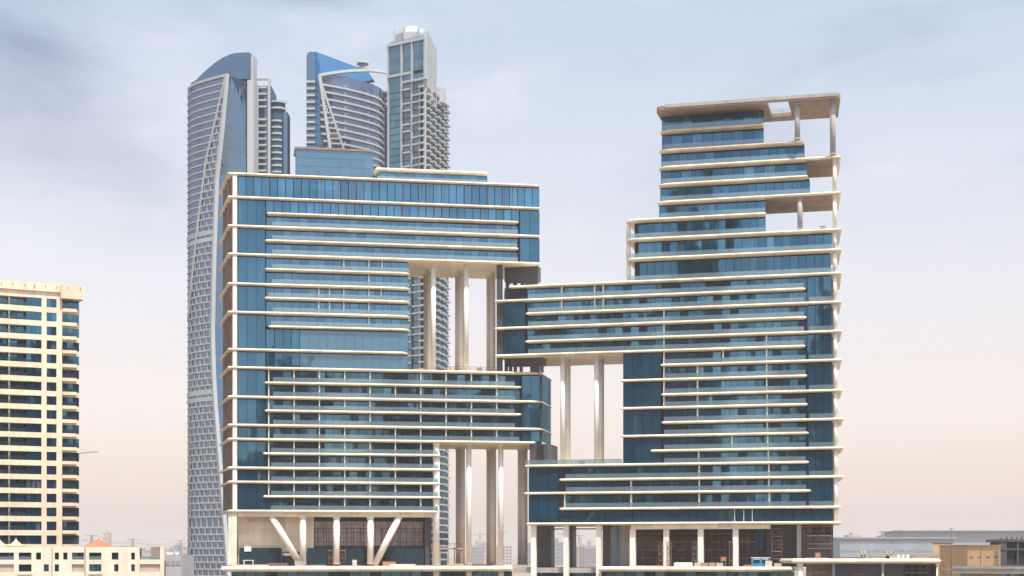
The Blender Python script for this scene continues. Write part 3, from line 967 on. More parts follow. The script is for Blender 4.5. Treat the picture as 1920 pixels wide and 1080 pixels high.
# ground storey of the right block
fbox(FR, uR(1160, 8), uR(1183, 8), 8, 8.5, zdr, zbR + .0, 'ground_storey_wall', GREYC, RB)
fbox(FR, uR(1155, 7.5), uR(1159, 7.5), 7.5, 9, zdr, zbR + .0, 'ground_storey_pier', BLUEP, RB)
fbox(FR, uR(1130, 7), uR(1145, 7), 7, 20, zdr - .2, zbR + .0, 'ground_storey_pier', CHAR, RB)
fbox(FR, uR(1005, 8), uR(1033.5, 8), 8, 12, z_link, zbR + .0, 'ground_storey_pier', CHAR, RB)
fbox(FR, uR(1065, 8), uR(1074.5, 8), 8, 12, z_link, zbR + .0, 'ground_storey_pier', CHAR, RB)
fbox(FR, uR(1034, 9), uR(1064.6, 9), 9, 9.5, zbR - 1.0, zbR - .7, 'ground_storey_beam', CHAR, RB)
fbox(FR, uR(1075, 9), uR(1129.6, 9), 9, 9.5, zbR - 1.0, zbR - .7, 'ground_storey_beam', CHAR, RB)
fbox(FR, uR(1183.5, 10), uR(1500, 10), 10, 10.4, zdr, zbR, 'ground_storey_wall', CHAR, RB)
for i in range(8):
    a = 1192 + i * 27
    fbox(FR, uR(a, 9.2), uR(a + 25, 9.2), 9.2, 9.3, zdr + 4.2, zdr + 7.6, 'sheet_panel', paint('sheet_mauve', (0.13, 0.115, 0.14), .8, .3) if 'sheet_mauve' not in MATS else MATS['sheet_mauve'], RB)
fbox(FR, uR(1419, 8.8), uR(1432, 8.8), 8.8, 9.0, zdr + 4, zbR - 1.0, 'blue_glass_panel', GL_R, RB)
fbox(FR, uR(1437, 8), uR(1450, 8), 8, 9, zdr, zbR, 'ground_storey_pier', CHAR, RB)
fbox(FR, uR(1494, 4), uR(1502, 4), 4, 10, 0, zbR, 'ground_storey_pier', GREYC, RB)
fbox(FR, uR(1502.4, 7), uR(1562, 7), 7, 7.4, 9, zbR, 'ground_storey_wall', paint('slate_block_wall', (0.15, 0.145, 0.17), .8, .3, .5), RB)
W4 = Pieces('window', RB)
W4.row(FR, uR(1521, 6.8), uR(1563, 6.8), 6.8, FR.z(1540, 1003, 6.8), FR.z(1540, 984, 6.8), 2.4, GL_DARK, gap=.4)
W4.finish()
for y in (1005, 1020.5, 1029):
    fbox(FR, uR(1513, 6.2), uR(1560, 6.2), 6.2, 6.9, FR.z(1540, y, 6.2), FR.z(1540, y - 1.6, 6.2), 'ledge', WHITEP, RB)

# ------------------------------------------------------------------ scaffolds and site clutter on the podium
def scaffold(fac, a, b, v, z0, z1, lifts, bays, label, dep=1.4, planks=True, group=None):
    u0, u1 = fac.u(a, v), fac.u(b, v)
    t = thing('scaffold', (*fac.at((u0 + u1) / 2, v), z0), label, 'scaffold', group)
    mb = MB()
    r = 0.055
    for i in range(bays + 1):
        u = u0 + (u1 - u0) * i / bays
        for vv in (v, v + dep):
            mb.bar((*fac.at(u, vv), z0), (*fac.at(u, vv), z1 + .5), r, 5)
    for k in range(1, lifts + 1):
        z = z0 + (z1 - z0) * k / lifts
        for vv in (v, v + dep):
            mb.bar((*fac.at(u0, vv), z), (*fac.at(u1, vv), z), r, 5)
            mb.bar((*fac.at(u0, vv), z - 1.0), (*fac.at(u1, vv), z - 1.0), r * .8, 5)
        for i in range(bays + 1):
            u = u0 + (u1 - u0) * i / bays
            mb.bar((*fac.at(u, v), z), (*fac.at(u, v + dep), z), r, 5)
    for i in range(0, bays, 2):
        ua, ub = u0 + (u1 - u0) * i / bays, u0 + (u1 - u0) * (i + 1) / bays
        for k in range(lifts):
            za, zb_ = z0 + (z1 - z0) * k / lifts, z0 + (z1 - z0) * (k + 1) / lifts
            mb.bar((*fac.at(ua, v - .06), za), (*fac.at(ub, v - .06), zb_), r * .8, 5)
    mb.build('tube_frame', SCAFF, t)
    if planks:
        for k in range(1, lifts + 1):
            z = z0 + (z1 - z0) * k / lifts
            for i in range(bays):
                if rng.random() < .28:
                    continue
                ua, ub = u0 + (u1 - u0) * i / bays, u0 + (u1 - u0) * (i + 1) / bays
                MB().prism(fac.poly([(ua + .04, v + .08), (ub - .04, v + .08), (ub - .04, v + dep - .1), (ua + .04, v + dep - .1)]), z + .06, z + .14).build('plank', PLANK, t)
    return t


scaffold(FL, 586, 628, 5.6, zdl, zdl + 9.6, 4, 4, 'scaffold in front of pale sheeting, between second and third ground columns of left block')
scaffold(FL, 637, 690, 5.6, zdl, zdl + 9.6, 4, 4, 'scaffold in front of pale sheeting, between third and fourth ground columns of left block')
scaffold(FL, 716, 794, 5.6, zdl, zdl + 9.6, 4, 5, 'scaffold behind the right raking column of left block')
scaffold(FL, 616, 624, 1.2, zdl, zdl + 3.9, 2, 1, 'short scaffold tower beside the middle ground column of left block')
scaffold(FL, 639, 648, 1.2, zdl, zdl + 3.9, 2, 1, 'short scaffold tower right of the middle ground column of left block')
scaffold(FR, 1192, 1244, 5, zdr, zdr + 8.2, 4, 4, 'rusty scaffold in first dark bay under right block')
scaffold(FR, 1256, 1308, 5, zdr, zdr + 8.2, 4, 4, 'rusty scaffold in second dark bay under right block')
scaffold(FR, 1321, 1373, 5, zdr, zdr + 8.2, 4, 4, 'rusty scaffold in third dark bay under right block')
scaffold(FR, 1386, 1418, 5, zdr, zdr + 8.2, 4, 2, 'rusty scaffold in fourth bay under right block beside blue cabin')
scaffold(FR, 1447, 1466, 1.5, zdr, zbR - 1.2, 5, 1, 'tall scaffold stair tower right of the blue cabin')
for px in (1240, 1256, 1304, 1372):
    scaffold(FR, px - 5, px + 2, 1.0 if px != 1240 else .4, zdr, zdr + 6, 4, 1,
             {1240: 'narrow scaffold frame left of second ground column of right block', 1256: 'narrow scaffold frame right of second ground column of right block',
              1304: 'narrow scaffold frame left of third ground column of right block', 1372: 'narrow scaffold frame left of fourth ground column of right block'}[px], dep=.8)

def at_deck(fac, px, v, z):
    return (*fac.at(fac.u(px, v), v), z)


def crate(fac, px, v, z, w, d, h, mat, label, cat='crate', name='crate', slats=3):
    p = at_deck(fac, px, v, z)
    t = thing(name, p, label, cat)
    u = fac.u(px, v)
    MB().prism(fac.poly([(u - w / 2 + .06, v + .06), (u + w / 2 - .06, v + .06), (u + w / 2 - .06, v + d - .06), (u - w / 2 + .06, v + d - .06)]), z + .1, z + h - .03).build('load', mat, t)
    for i in range(slats):
        zz = z + (h - .12) * i / max(1, slats - 1)
        MB().prism(fac.poly([(u - w / 2, v), (u + w / 2, v), (u + w / 2, v + d), (u - w / 2, v + d)]), zz, zz + .1).build('band', PLANK, t)
    return t


def boards(fac, px, v, z, ln, n, label, mat=None, tilt=0.0, name='plank_pile', cat='planks'):
    t = thing(name, at_deck(fac, px, v, z), label, cat)
    u = fac.u(px, v)
    for i in range(n):
        du, dv = rng.uniform(-.4, .4), (i % 3) * .32
        zz = z + (i // 3) * .09
        a = rng.uniform(-.05, .05)
        MB().prism(fac.poly([(u - ln / 2 + du, v + dv), (u + ln / 2 + du, v + dv + a), (u + ln / 2 + du, v + dv + a + .28), (u - ln / 2 + du, v + dv + .28)]), zz, zz + .08).build('plank', mat or PLANK, t)
    return t


def pipes(fac, px, v, z, ln, n, label, mat, r=.14):
    t = thing('pipe_stack', at_deck(fac, px, v, z), label, 'pipes')
    u = fac.u(px, v)
    k = 0; lay = 0
    while k < n:
        row = max(1, 4 - lay)
        for i in range(row):
            if k >= n: break
            vv = v + (i + lay * .5) * 2 * r
            zz = z + r + lay * r * 1.75
            du = rng.uniform(-.3, .3)
            MB().bar((*fac.at(u - ln / 2 + du, vv), zz), (*fac.at(u + ln / 2 + du, vv), zz), r, 8).build('pipe', mat, t)
            k += 1
        lay += 1
    return t


zf = zdl + .03; zg = zdr + .03
boards(FL, 470, -.9, zf, 9, 12, 'long pile of pale boards at the left end of the podium deck', CREAM)
boards(FL, 500, 0.2, zf, 5, 9, 'stack of boards beside the foot of the left raking column', PLANK)
pipes(FL, 520, -.6, zf, 5, 9, 'brown pipe stack left of the foot of the left raking column', SCAFF)
crate(FL, 562, -1.0, zf, 2.6, 1.4, 1.4, GREYC, 'grey pallet at the foot of the left raking column')
boards(FL, 588, -.9, zf, 6, 9, 'low pile of grey boards right of the left raking column', GREYC)
boards(FL, 655, -.9, zf, 5, 6, 'pile of planks between the third and fourth ground columns', PLANK)
crate(FL, 665, .4, zf, 1.2, 1.0, 1.6, WHITE, 'white crate between the third and fourth ground columns of left block')
crate(FL, 730, .4, zf, 3.4, 1.4, 1.1, ORANGE, 'low orange pallet load right of the right raking column')
boards(FL, 755, -1.0, zf, 6.2, 15, 'stack of white boards near the right raking column', WHITE)
boards(FL, 905, -.9, zf, 5, 12, 'dark stack of boards between the two right front columns', CHAR)
pipes(FL, 855, -.6, zf, 4, 7, 'pipe stack left of the right front columns of left block', PLANK)
boards(FL, 800, -.8, zf, 4.5, 6, 'boards lying beside the round corner column of left block', GREYC)
# frame on the deck
t = thing('trestle', at_deck(FL, 466, 1.2, zf), 'white trestle standing before the teal hoarding', 'trestle')
u = uL(466, 1.2)
for du in (-1.2, 1.0):
    MB().prism(FL.poly([(u + du, 1.2), (u + du + .2, 1.2), (u + du + .2, 1.6), (u + du, 1.6)]), zf, zf + 1.35).build('leg', WHITE, t)
MB().prism(FL.poly([(u - 1.4, 1.15), (u + 1.4, 1.15), (u + 1.4, 1.65), (u - 1.4, 1.65)]), zf + 1.352, zf + 1.5).build('beam', WHITE, t)

for i, (px, lab, mat, h) in enumerate(((1308, 'pale block pallet at the foot of third ground column of right block', WHITEP, 1.0), (1321, 'grey block pallet right of third ground column of right block', GREYC, .9),
                                       (1335, 'stack of grey blocks, second pallet right of third column of right block', GREYC, 1.0), (1349, 'pale pallet load third right of the third column of right block', WHITEP, .95),
                                       (1458, 'tan block pallet under the tall scaffold stair tower', CREAM, .9), (1441, 'grey pallet load just right of the blue cabin', WHITEP, 1.5))):
    crate(FR, px, -.8, zg, 1.7, 1.2, h, mat, lab)
crate(FR, 1356, .6, zg + 1.5, 1.3, 1.1, .95, ORANGE, 'orange crate up on a stand left of the fourth ground column of right block')
fb = thing('stand', at_deck(FR, 1356, .6, zg), 'grey stand holding the orange crate', 'stand')
uu = uR(1356, .6)
for du in (-.55, .43):
    for dv in (.02, .95):
        MB().prism(FR.poly([(uu + du, .6 + dv), (uu + du + .12, .6 + dv), (uu + du + .12, .72 + dv), (uu + du, .72 + dv)]), zg, zg + 1.4).build('leg', STEEL, fb)
MB().prism(FR.poly([(uu - .65, .58), (uu + .65, .58), (uu + .65, 1.75), (uu - .65, 1.75)]), zg + 1.402, zg + 1.49).build('top', STEEL, fb)
pipes(FR, 1280, -1.0, zg, 4.4, 10, 'heap of white pipes between second and third ground columns of right block', WHITE)
boards(FR, 1215, -.9, zg, 6.5, 9, 'long pale planks between first and second ground columns of right block', PLANK)
boards(FR, 1236, -1.3, zg, 1.8, 9, 'short orange boards left of the second ground column of right block', ORANGE)
boards(FR, 1402, -.9, zg, 1.7, 15, 'orange board stack left of the blue cabin', ORANGE)
# blue site cabin
t = thing('site_cabin', at_deck(FR, 1426, .4, zg), 'bright blue site cabin with two dark windows under right block', 'cabin')
u = uR(1426, .4)
w2 = 2.25
MB().prism(FR.poly([(u - w2, .4), (u + w2, .4), (u + w2, 2.6), (u - w2, 2.6)]), zg, zg + 2.15).build('body', BLUEP, t)
MB().prism(FR.poly([(u - w2 - .1, .3), (u + w2 + .1, .3), (u + w2 + .1, 2.7), (u - w2 - .1, 2.7)]), zg + 2.152, zg + 2.3).build('roof', WHITE, t)
for a, b in ((-1.75, -.15), (.35, 1.3)):
    MB().prism(FR.poly([(u + a, .36), (u + b, .36), (u + b, .398), (u + a, .398)]), zg + .85, zg + 1.7).build('window', DARK, t)
for a, b in ((-1.8, -.1), (.3, 1.8)):
    MB().prism(FR.poly([(u + a, .36), (u + b, .36), (u + b, .398), (u + a, .398)]), zg + 1.78, zg + 1.95).build('trim', WHITE, t)
# temporary bridge between the blocks at the foot of the lower opening
t = thing('gangway', at_deck(FL, 830, 12, zdl), 'raised timber gangway behind the round corner column of left block', 'gangway')
u0, u1 = uL(796, 12), uL(868, 12)
MB().prism(FL.poly([(u0, 12), (u1, 12), (u1, 15), (u0, 15)]), zdl + 4.3, zdl + 4.7).build('deck_board', PLANK, t)
for k in range(6):
    uu = u0 + .2 + (u1 - u0 - .6) * k / 5
    MB().prism(FL.poly([(uu, 12.2), (uu + .25, 12.2), (uu + .25, 12.5), (uu, 12.5)]), zdl, zdl + 4.298).build('post', GREYC, t)
    MB().prism(FL.poly([(uu, 12.05), (uu + .08, 12.05), (uu + .08, 12.15), (uu, 12.15)]), zdl + 4.702, zdl + 5.7).build('rail_post', SCAFF, t)
MB().bar((*FL.at(u0, 12.1), zdl + 5.75), (*FL.at(u1, 12.1), zdl + 5.75), .07).build('hand_rail', SCAFF, t)

# goods standing on the open roofs and balconies of the two blocks
for px, lab, mat, w in ((845, 'pale crate on the roof terrace in the upper left opening, between front columns', WHITEP, 1.6), (900, 'brown crate on the roof terrace in the upper left opening, near the right side', RAW, 1.4)):
    crate(FL, px, 2.0, zL['S7'] + .01, w, 1.0, 1.1, mat, lab)
boards(FL, 790, 2.2, zL['S7'] + .01, 5, 9, 'pile of planks on the roof terrace at the left of the upper left opening', PLANK)
boards(FR, 1528, 1.6, zR[427] + .01, 4, 9, 'planks on the open terrace of the right block beside its right column', RAW)
crate(FR, 1543, 1.6, zR[427] + .01, 1.3, 1.0, 1.0, GREYC, 'grey crate on the open terrace high on the right block')
crate(FR, 1090, 3.0, zR[863] + .01, 1.5, 1.0, 1.0, RAW, 'brown crate on the roof between the two tall columns of the right block')
t = thing('site_railing', (*FL.at(uL(845, .9), .9), zL['S7']), 'thin rusty site railing along the roof edge of the upper left opening', 'railing')
for i in range(17):
    u = uL(775, .9) + i * (uL(930, .9) - uL(775, .9)) / 16
    MB().bar((*FL.at(u, .9), zL['S7'] + .01), (*FL.at(u, .9), zL['S7'] + 1.15), .05, 5).build('post', SCAFF, t)
for h in (.55, 1.1):
    MB().bar((*FL.at(uL(775, .9), .9), zL['S7'] + h), (*FL.at(uL(930, .9), .9), zL['S7'] + h), .045, 5).build('rail', SCAFF, t)

# ------------------------------------------------------------------ right-hand terrace, store building and dark block
FT = Facade(1485, 372.0, 1768, 372.0)
TP = thing('terrace', (*FT.at(17, 8), 0), 'low terrace with bright white edge slab right of the office blocks', 'terrace')
ua, ub = FT.u(1486), FT.u(1767)
zT = FT.z(1600, 1047.5)
slab(FT, [(ua, 0), (ub - 1.2, 0), (ub, 1.2), (ub, 18), (ua, 18)], zT, 1.15, TP, 'deck_slab', CREAM, deep=.9)
for px, mat, r in ((1500, COLUMN, .62), (1655, GREYC, .3), (1757, COLUMN, .2)):
    fcol(FT, FT.u(px, 1.5), 1.5, r, 0, zT - 1.1, TP, mat)
fbox(FT, FT.u(1560, 3), FT.u(1694, 3), 3, 3.4, 0, zT - 1.1, 'back_wall', CHAR, TP)
fbox(FT, FT.u(1512, 5), FT.u(1559, 5), 5, 5.4, 0, zT - 1.1, 'back_wall', GREYC, TP)
fbox(FT, FT.u(1694.4, 4), FT.u(1756, 4), 4, 4.4, 0, zT - 1.1, 'back_wall', DARK, TP)
fbox(FT, FT.u(1560, 1.6), FT.u(1566, 1.6), 1.6, 2.4, 0, zT - 1.1, 'pier', paint('slate_blue_render', (0.22, 0.27, 0.33), .7, .1), TP)
fbox(FT, FT.u(1640, 15), FT.u(1762, 15), 15, 15.3, zT, zT + .9, 'parapet', RAW, TP)
scaffold(FT, 1514, 1553, 2.2, 0, zT - 1.4, 5, 3, 'brown scaffold under the left end of the white-edged terrace')
scaffold(FT, 1597, 1616, 1.4, 0, zT - 1.9, 5, 1, 'narrow scaffold tower under the middle of the white-edged terrace')
scaffold(FT, 1697, 1742, 1.6, 0, zT - 1.4, 5, 3, 'brown scaffold under the right end of the white-edged terrace')
scaffold(FT, 1762, 1784, 6, 0, zT - .5, 5, 2, 'scaffold standing beside the right edge of the white-edged terrace')
# goods on the terrace
scaffold(FR, 1506, 1558, 3.4, zT + .6, zbR - .6, 3, 4, 'open scaffold at the far right end under the right block, above the terrace')
boards(FT, 1530, 2, zT, 5, 9, 'pile of boards on the left end of the terrace', RAW)
crate(FT, 1534, 3, zT, 1.2, 1, 1.4, ORANGE, 'red-orange crate at the left of the terrace')
for px, lab in ((1684.5, 'leftmost of three pale drums on the terrace'), (1693, 'middle one of three pale drums on the terrace'), (1702, 'rightmost of three pale drums on the terrace')):
    t = thing('drum', at_deck(FT, px, 2, zT), lab, 'drum')
    x, y = FT.at(FT.u(px, 2), 2)
    mb = MB()
    c = [(math.cos(2 * math.pi * i / 14), math.sin(2 * math.pi * i / 14)) for i in range(14)]
    mb.loops([[(x + r * a, y + r * b, zT + h) for a, b in c] for h, r in ((0, .30), (.03, .32), (.26, .31), (.29, .33), (.32, .31), (.55, .31), (.58, .33), (.61, .31), (.84, .32), (.88, .30))])
    mb.build('barrel', WHITE, t, smooth=True)
    MB().cyl(x, y, .27, zT + .88, zT + .92, 14).build('lid', PLANK, t)
crate(FT, 1650, 4, zT, 4.6, 1.2, .8, STEEL, 'long grey skip in the middle of the terrace', slats=2)
crate(FT, 1674, 4, zT, 3.4, 1.2, .75, GREYC, 'second grey pallet left of the drums on the terrace', slats=2)
crate(FT, 1718, 4, zT, 2.2, 1.2, .85, RAW, 'dark brown load right of the three drums on the terrace', slats=2)
boards(FT, 1740, 4, zT, 4.2, 9, 'brown boards near the right end of the terrace', RAW)
boards(FT, 1590, 3, zT, 7, 12, 'brown boards left of the grey skip on the terrace', SCAFF)
boards(FT, 1712, 3, zT, 2, 3, 'few pale planks right of the drums on the terrace', PLANK)

# workers on the terrace (small, seen from far): one skinned body each
SKIN = paint('skin', (0.30, 0.17, 0.11), .6, .05)
TROUS = paint('navy_trousers', (0.03, 0.035, 0.05), .8, .1)
def worker(px, v, face, label, vest, arm=0.0):
    p = at_deck(FT, px, v, zT)
    t = thing('person', p, label, 'person')
    J = {'pel': (0, 0, .95, .15), 'bel': (0, 0, 1.12, .14), 'che': (0, .01, 1.34, .17), 'nec': (0, 0, 1.49, .06), 'hed': (0, .02, 1.60, .095), 'top': (0, .015, 1.70, .075)}
    for s, k in ((-1, 'l'), (1, 'r')):
        J.update({'hip' + k: (.09 * s, 0, .88, .095), 'kne' + k: (.10 * s, .03, .48, .065), 'ank' + k: (.11 * s, -.01, .08, .045), 'toe' + k: (.12 * s, .16, .04, .035),
                  'sho' + k: (.19 * s, 0, 1.40, .065), 'elb' + k: (.25 * s, .02 + arm * .1, 1.12, .045), 'wri' + k: (.26 * s, .12 + arm * .2, .90 + arm * .15, .033), 'han' + k: (.26 * s, .17 + arm * .22, .83 + arm * .16, .038)})
    E = [('pel', 'bel'), ('bel', 'che'), ('che', 'nec'), ('nec', 'hed'), ('hed', 'top')]
    for k in 'lr':
        E += [('pel', 'hip' + k), ('hip' + k, 'kne' + k), ('kne' + k, 'ank' + k), ('ank' + k, 'toe' + k), ('che', 'sho' + k), ('sho' + k, 'elb' + k), ('elb' + k, 'wri' + k), ('wri' + k, 'han' + k)]
    names = list(J)
    c, s_ = math.cos(face), math.sin(face)
    me = bpy.data.meshes.new('body')
    me.from_pydata([(J[n][0] * c - J[n][1] * s_, J[n][0] * s_ + J[n][1] * c, J[n][2]) for n in names], [(names.index(a), names.index(b)) for a, b in E], [])
    o = bpy.data.objects.new('body', me); COL.objects.link(o); o.parent = t
    me.materials.append(TROUS)
    o.modifiers.new('skin', 'SKIN')
    for i, n in enumerate(names):
        sv = me.skin_vertices[0].data[i]
        sv.radius = (J[n][3], J[n][3]); sv.use_root = n == 'pel'
    o.modifiers.new('sub', 'SUBSURF').levels = 1
    o.modifiers['sub'].render_levels = 1
    x, y, z = p
    mb = MB(); cc = [(math.cos(2 * math.pi * i / 12), math.sin(2 * math.pi * i / 12)) for i in range(12)]
    mb.loops([[(x + (a * rx) * c - (b * ry) * s_, y + (a * rx) * s_ + (b * ry) * c, z + h) for a, b in cc] for h, rx, ry in ((.92, .20, .16), (1.1, .19, .155), (1.34, .225, .18), (1.46, .15, .12))], True, True)
    mb.build('vest', vest, t, smooth=True)
    mb = MB()
    mb.loops([[(x + a * r, y + b * r, z + h) for a, b in cc] for h, r in ((1.63, .135), (1.645, .125), (1.72, .115), (1.78, .07), (1.795, .02))])
    mb.build('helmet', WHITE, t, smooth=True)
for px, v, f, lab, arm in ((1616, 6, .4, 'leftmost worker in a lime vest on the terrace', .3), (1622, 6, 2.6, 'second worker from the left in a lime vest on the terrace', 0),
                           (1663, 6, -.5, 'worker in a lime vest behind the grey skip on the terrace', .8), (1671, 6, 2.9, 'rightmost worker in a lime vest, just left of the drums', .2)):
    worker(px, v, f, lab, GREENP, arm)

FS = Facade(1750, 452.0, 1875, 440.0)
TAN = paint('tan_render', (0.62, 0.42, 0.24), .75, .08, .15, streak=.15)
SB = thing('store_building', (*FS.at(9, 8), 0), 'windowless tan building with small paired vents right of the terrace', 'building')
zs1 = FS.z(1800, 1024)
um, u1 = FS.u(1814), FS.u(1876)
pa, pb = FS.at(um, 0), FS.at(u1, 0)
pc = pxp(1762, 470)
pd_ = (pb[0] + 3.0, 472.0)
quad = [Vector(p) for p in (pa, pb, pd_, pc)]
MB().prism([tuple(p) for p in quad], 0, zs1).build('wall', TAN, SB)
MB().prism([tuple(p) for p in inset(quad, -.25)], zs1 + .001, zs1 + .35).build('coping', RAW, SB)
ta, tb = pxp(1750, 476), pxp(1784, 476)
MB().prism([ta, tb, (tb[0] + 2, 486), (ta[0] + 2.6, 486)], 0, pz(1018, 476)).build('stair_tower', TAN, SB)
MB().prism([(ta[0] - .2, 475.8), (tb[0] + .2, 475.8), (tb[0] + 2.2, 486.2), (ta[0] + 2.4, 486.2)], pz(1018, 476) + .001, pz(1016.8, 476)).build('stair_tower_coping', RAW, SB)
for px in (1819, 1822.5, 1834, 1837.5, 1850, 1853.5, 1865, 1868):
    fbox(FS, FS.u(px), FS.u(px + 1.9), -.06, .1, FS.z(px, 1046), FS.z(px, 1043.8), 'vent', DARK, SB)
for y in (1034, 1042, 1050, 1057.5):
    fbox(FS, FS.u(1866), FS.u(1874), -.3, -.01, FS.z(1870, y), FS.z(1870, y - 1.1), 'bracket', RAW, SB)
fbox(FS, FS.u(1839), FS.u(1840), -.12, -.01, 5, zs1 - .2, 'downpipe', STEEL, SB)
zk = FS.z(1850, 1064, -4)
k = thing('flyover', (*FS.at(20, -6), 0), 'grey concrete deck edge running out of the lower right corner', 'flyover')
ua_, ub_ = FS.u(1785, -8), FS.u(2010, -8)
MB().prism(FS.poly([(ua_, -8), (ub_, -8), (ub_, 1.0), (ua_, 1.0)]), zk - 1.6, zk).build('deck', GREYC, k)
MB().prism(FS.poly([(ua_ + .4, -8.2), (ub_, -8.2), (ub_, -8.002), (ua_ + .4, -8.002)]), zk - .3, zk + .35).build('edge', GREYC, k)
for i in range(14):
    u = FS.u(1816, -7.5) + i * .85
    MB().prism(FS.poly([(u, -7.6), (u + .12, -7.6), (u + .12, -7.48), (u, -7.48)]), zk, zk + .8).build('stub_post', STEEL, k)
for px in (1800, 1893, 1960):
    fbox(FS, FS.u(px, -3), FS.u(px + 8, -3), -3, -1.8, 0, zk - 1.602, 'pier', GREYC, k)

FD = Facade(1875, 458.0, 2030, 458.0)
DB = thing('unfinished_building', (*FD.at(12, 8), 0), 'dark unfinished concrete frame with wide black openings, right edge', 'building')
zd1 = FD.z(1900, 1011)
uu0, uu1 = FD.u(1876), FD.u(2030)
fbox(FD, uu0 + 1.2, uu1, 1.0, 14, 0, zd1 - .8, 'inside', DARK, DB)
for y0, y1 in ((1011, 1016), (1028, 1031.5), (1058.5, 1063)):
    fbox(FD, uu0, uu1, 0, 14.3, FD.z(1900, y1), FD.z(1900, y0), 'floor_slab', CHAR, DB)
for px, w in ((1876, 12), (1907, 3.5), (1940, 3.5), (1975, 3.5), (2010, 3.5)):
    for y0, y1 in ((1016.05, 1027.95), (1031.55, 1058.45), (1063.05, 1130)):
        fbox(FD, FD.u(px), FD.u(px + w), .2, 1.2, max(0, FD.z(1900, y1)), FD.z(1900, y0), 'pillar', CHAR, DB)
for px in (1878, 1888, 1897, 1907, 1916):
    fbox(FD, FD.u(px), FD.u(px + 2), .4, .8, zd1, zd1 + rng.uniform(.4, .8), 'starter_stub', CHAR, DB)

t = thing('lamp_post', (*pxp(1784, 400), 0), 'tall slim lamp post in front of the tan building', 'lamp post')
x, y = pxp(1784, 400)
MB().cyl(x, y, .16, 0, pz(992, 400), 10, .09).build('pole', CHAR, t, smooth=True)
MB().box(x - .6, x + .6, y - .15, y + .15, pz(992, 400), pz(992, 400) + .18).build('lamp_head', STEEL, t)

# ------------------------------------------------------------------ residential tower on the left
FA = Facade(0, 365.6, 155, 374.2)
BEIGE = paint('beige_render', (0.78, 0.66, 0.51), .75, .12, .15, streak=.2)
AB = thing('residential_tower', (*FA.at(4, 10), 0), 'beige residential tower with stacked balconies at the left edge', 'tower')
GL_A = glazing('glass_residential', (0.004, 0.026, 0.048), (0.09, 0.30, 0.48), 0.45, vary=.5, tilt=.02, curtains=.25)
uA = lambda px, v=0.0: FA.u(px, v)
zA = lambda px, y: FA.z(px, y)
ROWS = 19
ztop0 = zA(95, 560); step = (zA(95, 560) - zA(95, 1004)) / 17.0
hw = 2.02
ul = uA(-190)
ur_ = uA(106.5)
MB().prism(FA.poly([(ul, 2.2), (uA(152), 2.2), (uA(152) - 1, 16), (ul, 16)]), 0, ztop0 + 1.5).build('core', DARK, AB)
win = Pieces('window', AB)
rl = Pieces('balcony_rail', AB)
rg = Pieces('balcony_glass', AB)
UPX = [(ul, uA(-150)), (uA(-150), uA(-120)), (uA(-100), uA(-45)), (uA(-20), uA(49)), (uA(49), uA(78)), (uA(87.5), uA(106))]
for r in range(ROWS):
    z1 = ztop0 - r * step; z0 = z1 - hw
    # spandrel strip below the window row
    zb_ = z1 - step
    MB().prism(FA.poly([(ul, 0), (uA(116.5), 0), (uA(116.5), 2.2), (ul, 2.2)]), zb_, z0).build('spandrel', BEIGE, AB)
    for a, b in ((-120, -100), (-45, -20), (78, 87.5), (106, 116.5)):
        MB().prism(FA.poly([(uA(a), 0.002), (uA(b), 0.002), (uA(b), 2.2), (uA(a), 2.2)]), z0, z1).build('pier', BEIGE, AB)
    # windows
    for a, b in ((49, 78), (87.5, 106), (-150, -120)):
        win.row(FA, uA(a) + .04, uA(b) - .04, .28, z0, z1, 1.2, GL_A, th=.1, gap=.06)
        rl.row(FA, uA(a) + .04, uA(b) - .04, .2, z0 + .62, z0 + .74, 20, WHITEP, th=.06, gap=0)
    # recessed balcony with thin rail, a post and a door wall behind
    for a, b, pst in ((-20, 49, 18), (-100, -45, -70)):
        win.row(FA, uA(a) + .04, uA(b) - .04, 1.9, z0, z1, 1.6, GL_A, th=.1, gap=.12)
        fbox(FA, uA(pst) - .18, uA(pst) + .18, .5, .9, z0, z1, 'balcony_post', BEIGE, AB)
        rl.row(FA, uA(a) + .05, uA(b) - .05, .12, z0 + 1.0, z0 + 1.15, 30, WHITE, th=.08, gap=0)
        rg.row(FA, uA(a) + .05, uA(b) - .05, .15, z0 + .05, z0 + .98, 3.0, RAILD, th=.03, gap=.04)
    # projecting corner balcony
    u0, u1 = uA(116.8), uA(152)
    win.row(FA, u0, u1 - .02, 1.95, z0, z1 + .1, 1.5, GL_A, th=.1, gap=.06)
    MB().prism(FA.poly([(u0, 1.8), (u1, 1.8), (u1, 2.2), (u0, 2.2)]), zb_ + .1, z0 - .005).build('spandrel', BEIGE, AB)
    poly = rounded([(u0 + .002, 1.795), (u0 + .002, 0.0), (uA(145), -.35), (uA(148), 1.795)][::1], [0, .3, .5, 0])
    poly = rounded([(u0 + .002, -.15), (uA(144.5), -.35), (uA(147), 1.795), (u0 + .002, 1.795)], [0, .6, 0, 0])
    MB().prism(FA.poly(poly), z0 - .75, z0 - .01).build('balcony_slab', BEIGE, AB)
    rl.row(FA, u0 + .1, uA(144) - .1, -.1, z0 + .98, z0 + 1.15, 30, WHITE, th=.08, gap=0)
    rg.row(FA, u0 + .1, uA(144) - .1, -.08, z0, z0 + .96, 2.2, RAILD, th=.03, gap=.04)
for P in (win, rl, rg):
    P.finish()
